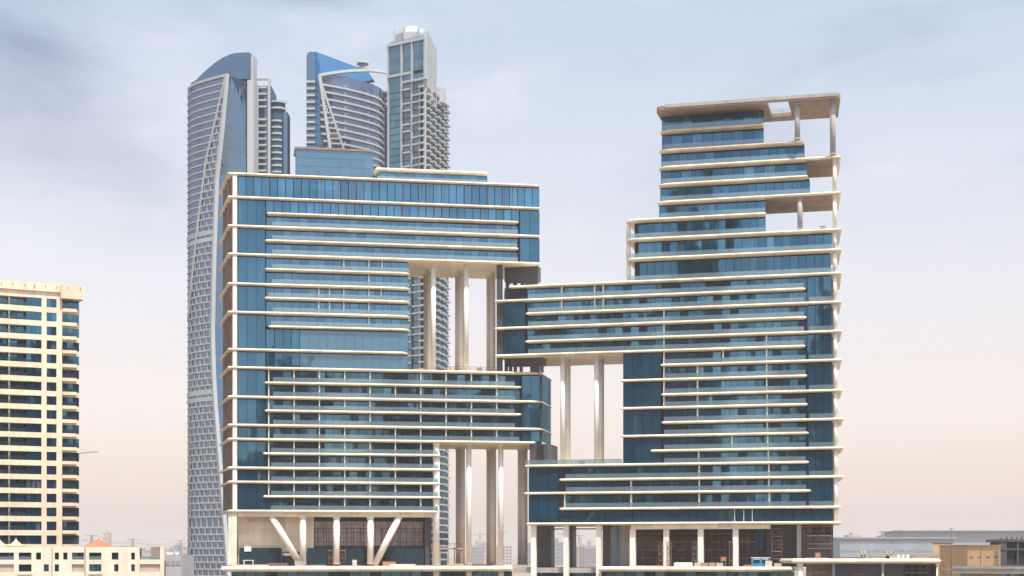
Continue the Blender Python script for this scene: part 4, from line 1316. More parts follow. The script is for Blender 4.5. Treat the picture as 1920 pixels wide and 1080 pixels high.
# head of the tower: parapet, drip line and the overhanging corner slab
MB().prism(FA.poly([(ul, 0), (uA(116.5), 0), (uA(116.5), 2.2), (ul, 2.2)]), ztop0, ztop0 + 1.55).build('parapet', BEIGE, AB)
MB().prism(FA.poly([(ul, -.45), (uA(112), -.45), (uA(112), 15), (ul, 15)]), ztop0 + 1.55, ztop0 + 3.4).build('parapet', BEIGE, AB)
MB().prism(FA.poly([(uA(112) + .003, -1.2), (uA(158, -1.2), -1.2), (uA(158, -1.2) - .5, 14), (uA(112) + .003, 14)]), ztop0 + .15, ztop0 + 3.25).build('corner_parapet', BEIGE, AB)
for px in (2, 24, 46, 64, 85, 106, 127, 150):
    v = -.45 if px < 112 else -1.2
    u = uA(px, v)
    MB().prism(FA.poly([(u, v - .35), (u + .12, v - .35), (u + .12, v - .002), (u, v - .002)]), ztop0 + 2.5, ztop0 + 2.9).build('water_spout', RAW, AB)
# walkable base of the tower
MB().prism(FA.poly([(ul, .3), (uA(150), .3), (uA(150), 15), (ul, 15)]), 0, ztop0 - 19 * step).build('base_wall', BEIGE, AB)

# low row of beige terrace houses in front of it
FV = Facade(0, 350.0, 308, 356.0)
VB = thing('terrace_house_row', (*FV.at(15, 5), 0), 'low beige terrace houses with flat roofs, bottom left corner', 'house')
uV = lambda px, v=0.0: FV.u(px, v)
zV = lambda y: FV.z(150, y)
VW = paint('beige_house_render', (0.78, 0.67, 0.55), .75, .10, .2, streak=.18)
uv0, uv1 = uV(-120), uV(308)
holes_up = [(-60, 26), (35, 59), (67.5, 77), (102.5, 110.5), (118.5, 126.5), (135, 157.5), (167, 190), (209.5, 222), (246, 253), (262, 300)]
holes_lo = [(-60, 26), (35, 59), (82, 91.5), (102.5, 110.5), (135, 157.5), (167, 190), (214, 222), (246, 253), (262, 300)]
zu1, zu0, zl1, zl0, zt_ = zV(1036), zV(1049.3), zV(1058), zV(1071.5), zV(1025.5)
def wallband(holes, z0, z1):
    e = [uv0]
    for a, b in holes:
        e += [uV(a), uV(b)]
    e.append(uv1)
    for i in range(0, len(e), 2):
        MB().prism(FV.poly([(e[i], 0), (e[i + 1], 0), (e[i + 1], .8), (e[i], .8)]), z0, z1).build('wall', VW, VB)
wallband(holes_up, zu0, zu1)
wallband(holes_lo, zl0, zl1)
for z0, z1, b in ((zu1, zt_, 262), (zl1, zu0, 308), (0, zl0, 308)):
    MB().prism(FV.poly([(uv0, .001), (uV(b), .001), (uV(b), .8), (uv0, .8)]), z0, z1).build('wall', VW, VB)
MB().prism(FV.poly([(uV(300.2), .001), (uv1, .001), (uv1, 7), (uV(300.2), 7)]), zu1, zt_).build('wall', VW, VB)
MB().prism(FV.poly([(uv0, .9), (uV(261), .9), (uV(261), 9), (uv0, 9)]), 0, zt_ - .3).build('inside', DARK, VB)
MB().prism(FV.poly([(uV(261.2), .9), (uv1 - .1, .9), (uv1 - .1, 9), (uV(261.2), 9)]), 0, zu0 - .2).build('inside', DARK, VB)
MB().prism(FV.poly([(uV(283, 4), 4), (uV(300, 4), 4), (uV(300, 4), 8), (uV(283, 4), 8)]), zu0 - .2, zt_).build('roof_room', RAW, VB)
vwn = Pieces('window', VB); vrl = Pieces('railing', VB)
SHUT = paint('roller_shutter', (0.46, 0.38, 0.31), .6, .1)
for a, b in holes_up:
    vwn.row(FV, uV(a) + .03, uV(b) - .03, .45 if b < 262 else .7, zu0 + (.02 if b < 262 else 0), zu1 - .02 if b < 262 else zu0 + .1, 1.3, GL_A, gap=.08)
    if b - a > 20:
        vrl.row(FV, uV(a) + .03, uV(b) - .03, .2, zu0 + .03, zu0 + .75, 4, RAIL, th=.04, gap=.05)
    vrl.row(FV, uV(a) + .03, uV(b) - .03, .12, zu0 + .76, zu0 + .86, 40, WHITE, th=.06, gap=0)
for a, b in holes_lo:
    mat = SHUT if (b - a > 21 and a not in (35, 167)) else GL_A
    vwn.row(FV, uV(a) + .03, uV(b) - .03, .35, zl0 + .02, zl1 - .02, 5 if mat is SHUT else 1.4, mat, gap=.08)
vwn.finish(); vrl.finish()
for a, b in ((33, 61), (165, 192)):
    MB().prism(FV.poly([(uV(a), -.25), (uV(b), -.25), (uV(b), -.003), (uV(a), -.003)]), zl0 - .65, zl0 - .25).build('sill', VW, VB)
for px in (97, 159):
    MB().prism(FV.poly([(uV(px), -.1), (uV(px) + .12, -.1), (uV(px) + .12, -.003), (uV(px), -.003)]), 0, zt_ - .1).build('downpipe', SCAFF, VB)

def tent(px, d, py_top, py_eave, wpx, mat, label):
    x, y = pxp(px, d)
    zt, ze = pz(py_top, d), pz(py_eave, d)
    w = wpx * d / FPX / 2
    t = thing('canopy_tent', (x, y, ze - 2), label, 'tent')
    rings = []
    n = 24
    for k in range(9):
        f = k / 8
        r = w * ((1 - f) ** 1.75 * .97 + .03 * (1 - f))
        ring = []
        for i in range(n):
            a = 2 * math.pi * i / n
            q = max(abs(math.cos(a)), abs(math.sin(a)))
            ring.append((x + r * math.cos(a) / q, y + r * math.sin(a) / q, ze + (zt - ze) * f))
        rings.append(ring)
    MB().loops(rings).build('canopy', mat, t, smooth=True)
    for sx in (-1, 1):
        for sy in (-1, 1):
            MB().box(x + sx * w * .93 - .06, x + sx * w * .93 + .06, y + sy * w * .93 - .06, y + sy * w * .93 + .06, ze - 2.2, ze).build('pole', WHITE, t)
tent(185, 366, 1007, 1027, 54, paint('orange_canvas', (0.62, 0.17, 0.085), .8, .12), 'orange peaked canopy tent behind the terrace house roof')
CANV = paint('cream_canvas', (0.70, 0.50, 0.32), .8, .1)
tent(30, 358, 1007.5, 1024.5, 27, CANV, 'cream peaked canopy tent, whole, before the residential tower')
tent(0, 358, 1010.5, 1024.5, 27, CANV, 'cream peaked canopy tent cut by the left picture edge')

# ------------------------------------------------------------------ tall towers behind
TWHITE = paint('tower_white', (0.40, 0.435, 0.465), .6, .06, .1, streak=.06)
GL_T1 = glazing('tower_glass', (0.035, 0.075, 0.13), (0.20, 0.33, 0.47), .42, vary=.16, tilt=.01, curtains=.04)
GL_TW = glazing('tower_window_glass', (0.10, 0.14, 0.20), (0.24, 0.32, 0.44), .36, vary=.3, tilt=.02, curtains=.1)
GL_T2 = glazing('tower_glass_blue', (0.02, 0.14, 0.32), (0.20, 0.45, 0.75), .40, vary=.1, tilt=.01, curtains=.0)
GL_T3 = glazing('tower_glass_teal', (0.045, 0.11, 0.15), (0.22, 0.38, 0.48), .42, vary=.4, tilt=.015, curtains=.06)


def lerp_tab(tab, x):
    if x <= tab[0][0]: return tab[0][1]
    for (a, va), (b, vb) in zip(tab, tab[1:]):
        if x <= b:
            return va + (vb - va) * (x - a) / (b - a)
    return tab[-1][1]


class Curve:
    """plan curve of a tower face, given as bearings and distances"""
    def __init__(self, tab):
        self.tab = tab

    def at(self, px):
        return pxp(px, lerp_tab(self.tab, px))

    def z(self, px, y):
        return pz(y, lerp_tab(self.tab, px))

    def pts(self, a, b, n):
        return [self.at(a + (b - a) * i / (n - 1)) for i in range(n)]


def strip(curve, a, b, z0, z1, out, back, n=9):
    """horizontal band following the curve, standing proud by out"""
    P = [Vector(p) for p in curve.pts(a, b, n)]
    f, r = [], []
    for i, p in enumerate(P):
        t = (P[min(i + 1, n - 1)] - P[max(i - 1, 0)]).normalized()
        nn = Vector((t.y, -t.x))
        f.append(p + nn * out); r.append(p - nn * back)
    return [tuple(p) for p in f] + [tuple(p) for p in reversed(r)]


def ribbon(name, pts3, w, mat, parent, out=(0.0, -1.0), dep=1.0):
    """bar of square section running through 3D points"""
    mb = MB(); rings = []
    for i, p in enumerate(pts3):
        p = Vector(p)
        t = (Vector(pts3[min(i + 1, len(pts3) - 1)]) - Vector(pts3[max(i - 1, 0)])).normalized()
        o = Vector((out[0], out[1], 0)).normalized()
        s = t.cross(o).normalized()
        rings.append([tuple(p + s * a * w / 2 + o * b) for a, b in ((-1, dep), (1, dep), (1, -.6), (-1, -.6))])
    mb.loops(rings)
    return mb.build(name, mat, parent)


# --- twisting tower on the left
C1 = Curve([(352, 846), (355, 841), (360, 837), (370, 832.5), (385, 828), (400, 824), (425, 818), (432, 816.5)])
cor = [(102, 429), (150, 425.5), (250, 416.5), (340, 406.5), (480, 401.5), (620, 398.5), (700, 400.5), (760, 404), (830, 409.5), (920, 416.5), (1000, 423), (1100, 431)]
dia = [(150, 424), (165, 421), (300, 387.5), (400, 374), (497, 363.5), (560, 357), (610, 352.3), (1100, 352.3)]
T1 = thing('twisted_tower', (*pxp(410, 840), 0), 'tall tower twisting in white-framed bands, furthest left behind the office blocks', 'tower')
ys = [150 + i * 15 for i in range(64)]
rows = []
for y in ys:
    c = lerp_tab(cor, y)
    row = []
    for i in range(9):
        px = 352 + (c - 352) * i / 8
        x, yy = C1.at(px)
        row.append((x, yy, pz(y, 826) if y < 1090 else 0))
    rows.append(row)
MB().sheet(rows, (3.0, 6.0, 0)).build('window_face', GL_TW, T1)
rows = []
for y in ys:
    c = lerp_tab(cor, y)
    a = Vector(C1.at(c)); b = Vector(pxp(464, 829))
    rows.append([(*(a + (b - a) * i / 5 + Vector((.05, 0.0)) * math.sin(i)), pz(y, 826)) for i in range(6)])
MB().sheet(rows, (-2.0, 7.0, 0)).build('glass_face', GL_T1, T1)
x0, x1 = pxp(356, 852)[0], pxp(464, 834)[0]
MB().prism([(x0 + 3, 846), (x1 - 20, 838), (x1 - 2, 842), (x1 + 1, 868), (x0 + 6, 872)], 0, pz(152, 826)).build('core', DARK, T1)
# sail-shaped glass crown
prof = [(357, 152), (368, 146), (376, 138), (388, 128), (402, 117.5), (418, 108.5), (432, 103.5), (442, 102), (467, 103), (467, 152)]
Dc = 834.0
front = [(*pxp(px, Dc + (px - 410) * -.08), pz(y, Dc)) for px, y in prof]
backp = [(p[0] + 1.0, p[1] + 5.0, p[2]) for p in front]
MB().loops([list(reversed(front)), list(reversed(backp))]).build('crown', GL_T1, T1)
# bands
y = 163.0; k = 0
mull = MB()
wins = Pieces('window', T1)
while y < 1085:
    thick = 2.5
    step_y = 13.0
    if abs(y - 436) < 7 or abs(y - 735) < 7: thick = 9
    if abs(y - 449) < 7 or abs(y - 748) < 7: thick = 8
    if abs(y - 966) < 7: step_y = 20
    c, d = lerp_tab(cor, y), lerp_tab(dia, y)
    zz = pz(y, 826); th = thick * 826 / FPX
    MB().prism(strip(C1, 352.2, c, 0, 0, .55, .5, 8), zz - th / 2, zz + th / 2).build('band', TWHITE, T1)
    # uprights between this band and the next
    y2 = min(y + step_y, 1090)
    c2, d2 = lerp_tab(cor, (y + y2) / 2), lerp_tab(dia, (y + y2) / 2)
    px = c2 - (4.0 if k % 2 else 10.5)
    while px > max(d2, 354.5):
        p = Vector(C1.at(px)); q = Vector(C1.at(px + 1.0))
        t = (q - p).normalized(); nn = Vector((t.y, -t.x))
        wd = .29
        mull.prism([tuple(p - t * wd + nn * .42), tuple(p + t * wd + nn * .42), tuple(p + t * wd - nn * .4), tuple(p - t * wd - nn * .4)], pz(y2, 826) + .3, zz - .3)
        px -= 11.0 if px > 385 else (8.5 if px > 365 else 6)
    y = y2; k += 1
mull.build('mullion_grid', TWHITE, T1, kind='stuff')
def on1(px, y, o=0.0):
    x, yy = C1.at(px); return (x, yy, pz(y, 826))
ribbon('corner_rib', [on1(lerp_tab(cor, y), y) for y in range(148, 1091, 12)], 2.0, TWHITE, T1, (.6, -.8), .7)
ribbon('diagonal_rib', [on1(lerp_tab(dia, y), y) for y in range(150, 606, 12)], 1.2, TWHITE, T1, (-.5, -.85), .8)
MB().prism(strip(C1, 354, 427, 0, 0, .8, .6, 9), pz(152, 826), pz(147.5, 826)).build('top_band', TWHITE, T1)
# cream blade, and the balconied wing behind it
MB().prism([pxp(463.5, 828), pxp(475.5, 828), (pxp(475.5, 828)[0] + 1, 838), (pxp(463.5, 828)[0] + .4, 838)], 0, pz(150, 828)).build('blade', TWHITE, T1)
MB().prism([pxp(470, 832), pxp(475, 832), (pxp(475, 832)[0] + 1, 838), (pxp(470, 832)[0] + .4, 838)], pz(150, 832), pz(104, 832)).build('blade_top', TWHITE, T1)
for i in range(5):
    MB().prism([pxp(458 + i, 836), pxp(469.8, 836), (pxp(469.8, 836)[0], 841), (pxp(458 + i, 836)[0], 841)], pz(114 + i * 9, 836), pz(110 + i * 9, 836)).build('crown_slat', TWHITE, T1)
FW = Facade(476, 846.0, 530, 846.0)
w0 = FW.u(476)
MB().prism(FW.poly([(w0, .8), (FW.u(508), .8), (FW.u(508), 20), (w0, 20)]), 0, pz(160, 846)).build('wing', GL_T1, T1)
cx_, cy_ = FW.at(FW.u(517), 6)
MB().cyl(cx_, cy_, 4.2, 0, pz(192, 850), 26).build('round_end', GL_T1, T1, smooth=True)
for i in range(24):
    yy = 164 + i * 12.0
    if yy > 460: break
    if 222 > yy > 208: continue
    z = pz(yy, 846)
    fbox(FW, FW.u(484), FW.u(500), -.6, .79, z - .55, z + .45, 'balcony_band', TWHITE, T1)
    rr = 5.0 if yy < 215 else 4.6
    if yy > 178:
        a0 = -2.6 if yy < 215 else -2.4
        pts = [(cx_ + rr * math.cos(a), cy_ + rr * math.sin(a)) for a in [a0 + j * ((-.1 if yy < 215 else -.9) - a0) / 10 for j in range(11)]]
        pts2 = [(cx_ + 3.9 * math.cos(a), cy_ + 3.9 * math.sin(a)) for a in [a0 + j * ((-.1 if yy < 215 else -.9) - a0) / 10 for j in range(11)]]
        MB().prism(pts + pts2[::-1], z - .5, z + .4).build('balcony_band', TWHITE, T1)
fbox(FW, FW.u(502.5), FW.u(507), -.9, .78, 0, pz(150, 846), 'wing_fin', TWHITE, T1)
fbox(FW, FW.u(478), FW.u(507), -.9, .7, pz(150, 846) + .002, pz(147.5, 846), 'wing_cap', TWHITE, T1)
fbox(FW, FW.u(530.5), FW.u(538), 2.0, 12, 0, pz(212, 850), 'outer_shaft', GL_T1, T1)

# --- sail tower in the middle
T2 = thing('sail_tower', (*pxp(650, 880), 0), 'tower with blue sloping sail top and curved floor bands, behind the blue roof box', 'tower')
C2 = Curve([(596, 866), (620, 870), (650, 876), (680, 883.5), (700, 890), (712, 896), (719, 904), (722, 912)])
zt2 = lambda y: pz(y, 866)
rows = [[(*C2.at(600 + 122 * i / 11), z) for i in range(12)] for z in (0, pz(136, 868))]
MB().sheet(rows[::-1], (1.5, 6.0, 0)).build('curved_face', GL_TW, T2)
for i in range(18):
    z = zt2(158 + i * 13.2)
    L0 = lerp_tab([(145, 601), (278, 640), (500, 640)], 158 + i * 13.2)
    MB().prism(strip(C2, max(600, L0 - 30) if i else 602, 721.8, 0, 0, 1.1, .3, 12), z - .45, z + .55).build('floor_band', TWHITE, T2)
    for px in (647, 690, 710):
        p = C2.at(px)
        MB().box(p[0] - .25, p[0] + .25, p[1] - .8, p[1] + .3, z + .55, z + 1.7).build('balcony_screen', TWHITE, T2)
def on2(px, y):
    x, yy = C2.at(px); return (x, yy - .6, zt2(y))
ribbon('edge_rib', [on2(lerp_tab([(142, 599), (278, 619), (420, 630)], y), y) for y in range(142, 421, 10)], 1.7, TWHITE, T2, (.3, -.95), 1.3)
ribbon('diagonal_rib', [on2(lerp_tab([(160, 603), (278, 646), (400, 690)], y), y) for y in range(160, 401, 10)], 1.2, TWHITE, T2, (.3, -.95), 1.3)
gm = MB()
for i in range(9):
    y = 210 + i * 9.5
    a, b = lerp_tab([(142, 599), (278, 619), (420, 630)], y) + 2, lerp_tab([(160, 603), (278, 646), (400, 690)], y)
    n = int((b - a) / 7) + 1
    p0, p1 = on2(a, y), on2(b, y)
    gm.box(p0[0], p1[0], p0[1] - .9, p1[1] + .4, p0[2] - .3, p0[2] + .3)
    for j in range(n):
        px = a + 3 + j * 7 + (3 if i % 2 else 0)
        if px < b:
            p = on2(px, y); gm.box(p[0] - .3, p[0] + .3, p[1] - .85, p[1] + .4, p[2], p[2] + 2.7)
gm.build('window_grid', TWHITE, T2, kind='stuff')
ribbon('top_rib', [(*C2.at(px), pz(y, lerp_tab(C2.tab, px))) for px, y in ((598, 142), (615, 139), (635, 136), (660, 133.5), (690, 132.5), (712, 134), (724, 137))], 1.5, TWHITE, T2, (.2, -.98), 1.4)
# sail: flat blue wedge and its darker end strip
Ds = 897.0
front = [(*pxp(px, Ds), pz(y, Ds)) for px, y in ((592, 97), (620, 107), (650, 118.5), (676, 128), (690, 134), (700, 150), (592, 170))]
MB().loops([[*reversed(front)], [*reversed([(p[0] + .6, p[1] + 4, p[2]) for p in front])]]).build('sail', GL_T2, T2)
front = [(*pxp(px, 870.0 - (px - 592) * .05), pz(y, 870.0)) for px, y in ((592, 97.3), (594, 99), (599.5, 141), (603, 160), (619, 278), (628, 420), (592, 420))]
MB().loops([[*reversed(front)], [*reversed([(p[0] + .3, p[1] + 3, p[2]) for p in front])]]).build('side_glass', GL_T2, T2)
front = [(*pxp(px, 869.0), pz(y, 869.0)) for px, y in ((574.5, 105), (577, 99), (581, 97), (591.6, 97), (591.6, 420), (574.5, 420))]
MB().loops([[*reversed(front)], [*reversed([(p[0], p[1] + 8, p[2]) for p in front])]]).build('end_strip', GL_T1, T2)
for i in range(16):
    z = pz(154 + i * 12.6, 868)
    MB().box(pxp(575, 868)[0], pxp(591, 868)[0], 866.6, 868.9, z - .6, z + .5).build('balcony_band', TWHITE, T2)
MB().box(pxp(575, 880)[0], pxp(715, 905)[0], 915, 925, 0, pz(160, 900)).build('core', DARK, T2)
x, y_ = pxp(735.5, 905)
MB().cyl(x, y_, 4.0, 0, pz(196, 905), 28).build('round_shaft', GL_T1, T2, smooth=True)
for z0, z1, r in ((203, 196, 4.3), (196, 190, 3.7), (190, 184, 4.5), (184, 179, 3.8), (179, 172, 5.0)):
    MB().cyl(x, y_, r, pz(z0, 905), pz(z1, 905) - .002, 28).build('shaft_crown', TWHITE, T2, smooth=True)
x, y_ = pxp(680, 900)
MB().cyl(x, y_, 1.3, pz(140, 900), pz(121, 900), 12).build('mast', TWHITE, T2)
MB().cyl(x, y_, 3.3, pz(121, 900), pz(118, 900), 20, 3.5).build('roof_dish', TWHITE, T2, smooth=True)
MB().box(x - 6.5, x + 2, y_ - 2, y_ + 2, pz(140, 900), pz(125, 900)).build('roof_frame', TWHITE, T2)
MB().box(x - 1.6, x + 1.6, y_ - 1.4, y_ + 1.4, pz(118, 900) + .01, pz(114.5, 900)).build('roof_cabin', TWHITE, T2)
MB().prism([pxp(655, 903), pxp(692, 903), pxp(692, 906), pxp(655, 906)], pz(150, 903), pz(131, 903)).build('roof_wall', TWHITE, T2)

# --- balconied tower with a faceted crown
F3 = Facade(727, 833.0, 798, 820.0)
T3 = thing('balcony_tower', (*F3.at(12, 15), 0), 'pale tower with faceted cream crown and ranks of balconies, tallest of the background towers', 'tower')
u3 = lambda px, v=0.0: F3.u(px, v)
z3 = lambda y: F3.z(760, y)
W3 = u3(796)
FSIDE = Facade(797, F3.at(W3, 0)[1], 843, 862.0)
d3 = FSIDE.len
Bk = FSIDE.at(d3, 0)
ba = F3.at(0, d3)
MB().prism([F3.at(.4, .8), F3.at(W3 - .4, .8), FSIDE.at(d3 - 2, .8), (ba[0] + 2, ba[1])], 0, z3(168)).build('core', DARK, T3)
up = u3(795)
MB().prism([F3.at(.3, .6), F3.at(W3 - .2, .6), FSIDE.at(14, 1.0), F3.at(.3, 22)], z3(168), z3(82)).build('upper_core', DARK, T3)
MB().prism([F3.at(W3 - 9, 9), F3.at(W3 - .2, 2), FSIDE.at(15.5, .8), FSIDE.at(19, 4)], z3(185), z3(64)).build('fin_wall', TWHITE, T3)
pn = Pieces('pane', T3)
for a, b in ((729.5, 751.5), (757, 771), (775, 795)):
    pn.row(F3, u3(a), u3(b), .1, z3(170), z3(142), 3.2, GL_T3, gap=.03)
    pn.row(F3, u3(a), u3(b), .1, z3(136), z3(84), 3.2, GL_T3, gap=.03)
# white upright ribs and bands
for a, b in ((727, 729.5), (751.5, 755), (771.2, 774.2), (795, 798)):
    fbox(F3, u3(a), u3(b), -.5, .6, z3(480), z3(82), 'upright', TWHITE, T3)
fbox(F3, u3(727), u3(771), -.9, .62, z3(141), z3(136.5), 'cross_band', TWHITE, T3)
fbox(F3, u3(758), u3(803), -1.8, .61, z3(157.5), z3(153.5), 'cross_band', TWHITE, T3)
fbox(F3, u3(727), u3(798), -.8, 1.6, z3(82), z3(77), 'parapet', TWHITE, T3)
fbox(F3, u3(732), u3(794), -.2, -.1, z3(77) + .002, z3(73), 'parapet_glass', RAIL, T3)
# crown: stepped facets
cen = F3.at(u3(772, 10), 10)
def ngon(cx, cy, r, n, ph, sy=1.0):
    return [(cx + r * math.cos(2 * math.pi * i / n + ph), cy + r * sy * math.sin(2 * math.pi * i / n + ph)) for i in range(n)]
MB().prism(ngon(cen[0] + .4, cen[1], 9.6, 8, .39), z3(77) + .01, z3(58)).build('crown', TWHITE, T3)
MB().loops([[(*p, z3(58) + .003) for p in ngon(cen[0] + .2, cen[1], 8.7, 8, .39)], [(*p, z3(47)) for p in ngon(cen[0] + .2, cen[1], 7.4, 8, .39)], [(*p, z3(41.5)) for p in ngon(cen[0], cen[1], 4.4, 8, .39)]]).build('crown', TWHITE, T3)
for i in range(8):
    p = ngon(cen[0] + .4, cen[1], 9.75, 8, .39)[i]
    MB().cyl(p[0], p[1], .5, z3(77) + .01, z3(50), 8).build('crown_rib', TWHITE, T3)
# white fins down the right flank
for i in range(6):
    w = i * 2.7
    MB().prism(FSIDE.poly([(w + .3, -.8 - i * .15), (w + 1.5, -.8 - i * .15), (w + 1.5, .99), (w + .3, .99)]), z3(176 + i * 4), z3(66 + i * 3.2)).build('flank_fin', TWHITE, T3)
MB().prism(ngon(*FSIDE.at(24, .5), 4.2, 14, 0), z3(178), z3(150)).build('flank_turret', TWHITE, T3)
# balcony storeys, front and receding flank
fs = 3.62
zq = z3(170)
k = 0
while zq > 6:
    z0 = zq - fs
    pn.row(F3, u3(757), u3(771), .3, z0 + .1, zq - .25, 3.6, GL_T3, gap=.05)
    pn.row(F3, u3(775), u3(786), .3, z0 + .1, zq - .25, 3.0, GL_T3, gap=.05)
    pn.row(F3, u3(729.5), u3(751), .3, z0 + .1, zq - .25, 3.0, GL_T3, gap=.05)
    pn.row(FSIDE, .6, d3 - .6, .3, z0 + .5, zq - .4, 3.0, GL_T3, gap=.7)
    if k % 3 != 1:
        fbox(F3, u3(757.4), u3(770.8), -1.5, .28, zq - .24, zq + .55, 'balcony', TWHITE, T3)
    if k % 3 != 0:
        fbox(F3, u3(775.2), u3(786), -1.4, .28, zq - .24, zq + .45, 'balcony', TWHITE, T3)
    fbox(F3, u3(788), u3(797), -1.8, .28, zq - .24, zq + .6, 'balcony', TWHITE, T3)
    for j in range(5):
        w = 1.0 + j * (d3 - 2) / 5
        o = 1.6 + .5 * ((j + k) % 2)
        MB().prism(FSIDE.poly([(w, -o), (w + 4.6, -o), (w + 4.6, .28), (w, .28)]), zq - .24, zq + .62).build('balcony', TWHITE, T3)
    zq -= fs; k += 1
pn.finish()
fbox(F3, u3(786), u3(788), -.5, .6, 0, z3(168), 'upright', GREYC, T3)

# ------------------------------------------------------------------ hazy city far behind
PALE = [paint('far_wall_%d' % i, c, .8, .1, .05) for i, c in enumerate(((.36, .36, .39), (.46, .39, .37), (.27, .31, .37), (.52, .49, .46)))]
FARW = paint('far_window', (.26, .27, .30), .4, .1)
def far_block(px0, px1, y, d, label, mat, floors=0, dep=40, cap=0.0, name='distant_building', stripe=None, base=0.0):
    x0, x1 = pxp(px0, d)[0], pxp(px1, d)[0]
    t = thing(name, ((x0 + x1) / 2, d + dep / 2, base), label, 'building', 'distant buildings in the haze')
    z1 = pz(y, d)
    MB().box(x0, x1, d, d + dep, base, z1).build('wall', mat, t)
    if cap:
        MB().box(x0 - cap, x1 + cap, d - cap, d + dep + cap, z1 + .002, z1 + 1.2).build('roof', mat, t)
    else:
        w = (x1 - x0)
        MB().box(x0 + w * .3, x0 + w * .55, d + 6, d + dep * .6, z1 + .002, z1 + 4).build('roof_room', mat, t)
    for i in range(floors):
        zz = z1 - 2.2 - i * (z1 - 4) / max(floors, 1)
        if zz < 3: break
        n = stripe or max(2, min(9, int((x1 - x0) / 9)))
        for j in range(n):
            w = (x1 - x0) / n
            MB().box(x0 + w * (j + .15), x0 + w * (j + .85), d - .25, d - .003, zz - 1.6, zz).build('window', FARW, t)
    return t


far_block(1575, 1790, 1010, 1350, 'long low grey block in the haze right of the office blocks', PALE[2], 3, 60, 1.5, stripe=14)
far_block(1700, 2050, 996, 2000, 'vast flat-roofed grey hall in the haze above the tan building', PALE[2], 2, 120, 6.0, stripe=16)
far_block(1592, 1615, 1003, 2600, 'hazy rooftop just right of the glass blocks, left of three', PALE[1], 2)
far_block(1655, 1668, 1004, 2600, 'small hazy rooftop above the long grey block', PALE[0], 2)
far_block(1704, 1717, 1001, 2600, 'hazy block whose roof pokes up left of the flat-roofed hall', PALE[2], 2)
far_block(884, 906, 1022, 1500, 'hazy low-rise between the paired columns of the lower left opening', PALE[0], 5, stripe=4)
far_block(896, 915, 1016, 2200, 'faint pinkish block behind the columns of the lower left opening', PALE[1], 5, stripe=4)
far_block(924, 960, 1020, 1600, 'hazy ribbed low-rise left of the rightmost columns in the lower opening', PALE[3], 6, stripe=6)
far_block(972, 996, 1017, 1700, 'hazy block seen just left of the right office block at deck level', PALE[2], 5, stripe=4)
far_block(1036, 1056, 1016, 1700, 'hazy block framed by the first dark pier under the right block', PALE[2], 5, stripe=4)
far_block(1075, 1085, 1019, 1050, 'pale banded apartment block framed by second opening under right block, left of three', PALE[3], 9, 25, stripe=1)
far_block(1085, 1096, 1018.5, 1100, 'pinkish apartment block framed by second opening under right block, middle of three', PALE[1], 8, 25, stripe=3)
far_block(1096, 1120, 1023, 1300, 'grey apartment block framed by second opening under right block, right of three', PALE[0], 6, 25, stripe=4)
far_block(309, 340, 1041, 620, 'plain grey low building between the terrace houses and the twisted tower', PALE[0], 1, 25, stripe=3)
far_block(318, 350, 1024, 1900, 'hazy block just left of the twisted tower', PALE[1], 3, stripe=5)
far_block(158, 200, 1024, 2300, 'hazy block behind the orange tent', PALE[0], 3, stripe=5)
far_block(193, 204, 998, 3000, 'slim hazy tower right of the orange tent', PALE[1], 6, 20, stripe=2)
far_block(205, 262, 1028, 2500, 'long hazy low-rise above the terrace house roof', PALE[2], 2, stripe=8)
far_block(262, 320, 1030, 2100, 'hazy low-rise right of the long one above the terrace houses', PALE[0], 2, stripe=8)
# dishes on the grey low building
for i, px in enumerate((317, 322, 333)):
    x, y = pxp(px, 622)
    t = thing('satellite_dish', (x, y, pz(1041, 620)), ['leftmost white satellite dish on the grey low building', 'middle white satellite dish on the grey low building', 'rightmost white satellite dish on the grey low building'][i], 'dish')
    z = pz(1041, 620)
    MB().cyl(x, y, .08, z, z + 1.0, 6).build('stand', STEEL, t)
    rings = []
    for k in range(4):
        r = .12 + .28 * k
        rings.append([(x + r * math.cos(a), y - .3 - .25 * (k * k) / 9 - .5 * r * math.sin(a) * .4, z + 1.2 + r * math.sin(a)) for a in [2 * math.pi * j / 14 for j in range(14)]])
    MB().loops(rings, True, False).build('dish', WHITE, t, smooth=True)

# pylons and slack power lines on the left, cranes on the skyline
PYL = paint('pylon_steel', (.30, .28, .28), .6, .1)
def pylon(px, d, ytop, label):
    x, y = pxp(px, d); zt = pz(ytop, d)
    t = thing('pylon', (x, y, 0), label, 'pylon', 'power pylons in the haze')
    mb = MB(); w = zt * .09
    for sx in (-1, 1):
        for sy in (-1, 1):
            mb.bar((x + sx * w, y + sy * w, 0), (x + sx * .5, y + sy * .5, zt), .28, 4)
    n = 6
    for i in range(n):
        za, zb_ = zt * i / n, zt * (i + 1) / n
        wa, wb = w + (.5 - w) * i / n, w + (.5 - w) * (i + 1) / n
        mb.bar((x - wa, y - wa, za), (x + wb, y - wb, zb_), .18, 4)
        mb.bar((x + wa, y - wa, za), (x - wb, y - wb, zb_), .18, 4)
    mb.build('lattice', PYL, t)
    for f, l in ((.98, 6), (.84, 8), (.70, 6)):
        MB().bar((x - l, y, zt * f), (x + l, y, zt * f), .35, 4).build('cross_arm', PYL, t)
    return (x, y, zt)
pts = [pylon(172, 1500, 1003, 'power pylon left of the orange tent'), pylon(249, 1800, 1010, 'power pylon above the middle of the terrace house roof'),
       pylon(338, 2100, 1012, 'power pylon just left of the twisted tower')]
t = thing('power_line', (*pxp(250, 1700), 0), 'slack power lines strung between the pylons on the left', 'power line')
far_l = (pxp(60, 1300)[0], 1300, pz(998, 1300))
chain = [far_l] + pts
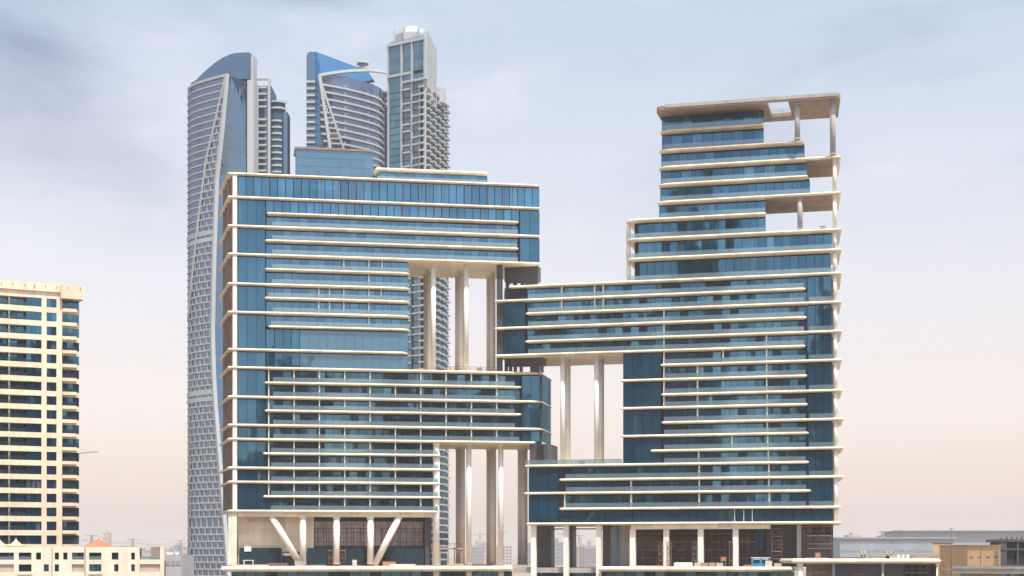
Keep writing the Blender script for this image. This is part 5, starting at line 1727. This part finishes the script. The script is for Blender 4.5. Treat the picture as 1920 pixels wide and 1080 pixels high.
for f, off in ((.98, -6), (.98, 6), (.84, -8), (.84, 8), (.70, -6)):
    for p, q in zip(chain, chain[1:]):
        for s in range(6):
            def pt(e):
                sag = -4 * 6 * e * (1 - e)
                return (p[0] + off + (q[0] - p[0]) * e, p[1] + (q[1] - p[1]) * e, (p[2] + (q[2] - p[2]) * e) * f + sag)
            if s == 0: mb = MB()
            mb.bar(pt(s / 6), pt((s + 1) / 6), .13, 4)
        mb.build('wire', PYL, t)
def crane(px, d, y, jib, label, back=10):
    x, yy = pxp(px, d); z = pz(y, d)
    t = thing('tower_crane', (x, yy, 0), label, 'crane', 'cranes on the skyline')
    MB().box(x - .8, x + .8, yy - .8, yy + .8, 0, z).build('mast', PYL, t)
    MB().bar((x - back * (1 if jib > 0 else -1), yy, z), (x + jib, yy, z + abs(jib) * .1), .6, 4).build('jib', PYL, t)
    MB().bar((x, yy, z), (x, yy, z + 7), .4, 4).build('apex', PYL, t)
    MB().bar((x, yy, z + 7), (x + jib * .7, yy, z + abs(jib) * .08), .12, 4).build('tie', PYL, t)
    MB().box(x - 1.2, x + 1.2, yy - 1.4, yy + .9, z - 3, z - .3).build('cab', PYL, t)
crane(140, 1250, 851, 18, 'thin tower crane whose jib shows beside the residential tower', 4)
crane(900, 2400, 1003, 40, 'faint crane between the paired columns of the lower left opening')
crane(1085, 2600, 1005, -36, 'faint crane above the apartment blocks under the right block')
crane(1750, 2400, 1002, -60, 'faint crane above the long grey block on the right')

# ------------------------------------------------------------------ the city behind the viewer, which only the glass shows
mb = MB()
r2 = random.Random(5)
for i in range(110):
    x = -1300 + i * 24 + r2.uniform(-12, 12)
    y = -r2.uniform(150, 700)
    w, h = r2.uniform(12, 26), r2.choice((55, 80, 100, 130, 160, 200)) * r2.uniform(.8, 1.2)
    mb.box(x - w, x + w, y - w * .7, y + w * .7, 0, h)
    mb.box(x - w * .6, x + w * .6, y - w * .4, y + w * .4, h + .01, h * 1.08)
    if i % 3:
        for k in range(int(h / 7.2)):
            mb.box(x - w - .4, x + w + .4, y - w * .7 - .4, y + w * .7 + .6, 3 + k * 7.2, 5.6 + k * 7.2)
    else:
        for k in range(5):
            xx = x - w + 2 * w * (k + .5) / 5
            mb.box(xx - 1.2, xx + 1.2, y + w * .7 + .01, y + w * .7 + 1.4, 2, h - 1)
o = mb.build('city_behind', paint('city_wall', (.17, .18, .20), .7, .75, .012), kind='stuff')
tag(o, 'far city blocks that appear only as dark reflections in the glass facades', 'city')

# ------------------------------------------------------------------ dusty air
m = bpy.data.materials.new('dusty_air')
m.use_nodes = True
nt = m.node_tree
for n in list(nt.nodes):
    if n.type != 'OUTPUT_MATERIAL':
        nt.nodes.remove(n)
pv = nt.nodes.new('ShaderNodeVolumePrincipled')
pv.inputs['Color'].default_value = (0.97, 0.89, 0.86, 1)
pv.inputs['Density'].default_value = HAZE
pv.inputs['Anisotropy'].default_value = 0.0
nt.links.new(pv.outputs[0], nt.nodes['Material Output'].inputs['Volume'])
hz = MB().box(-42100, 42100, -3100, 42100, -1.5, 300).build('haze', m, kind='stuff')
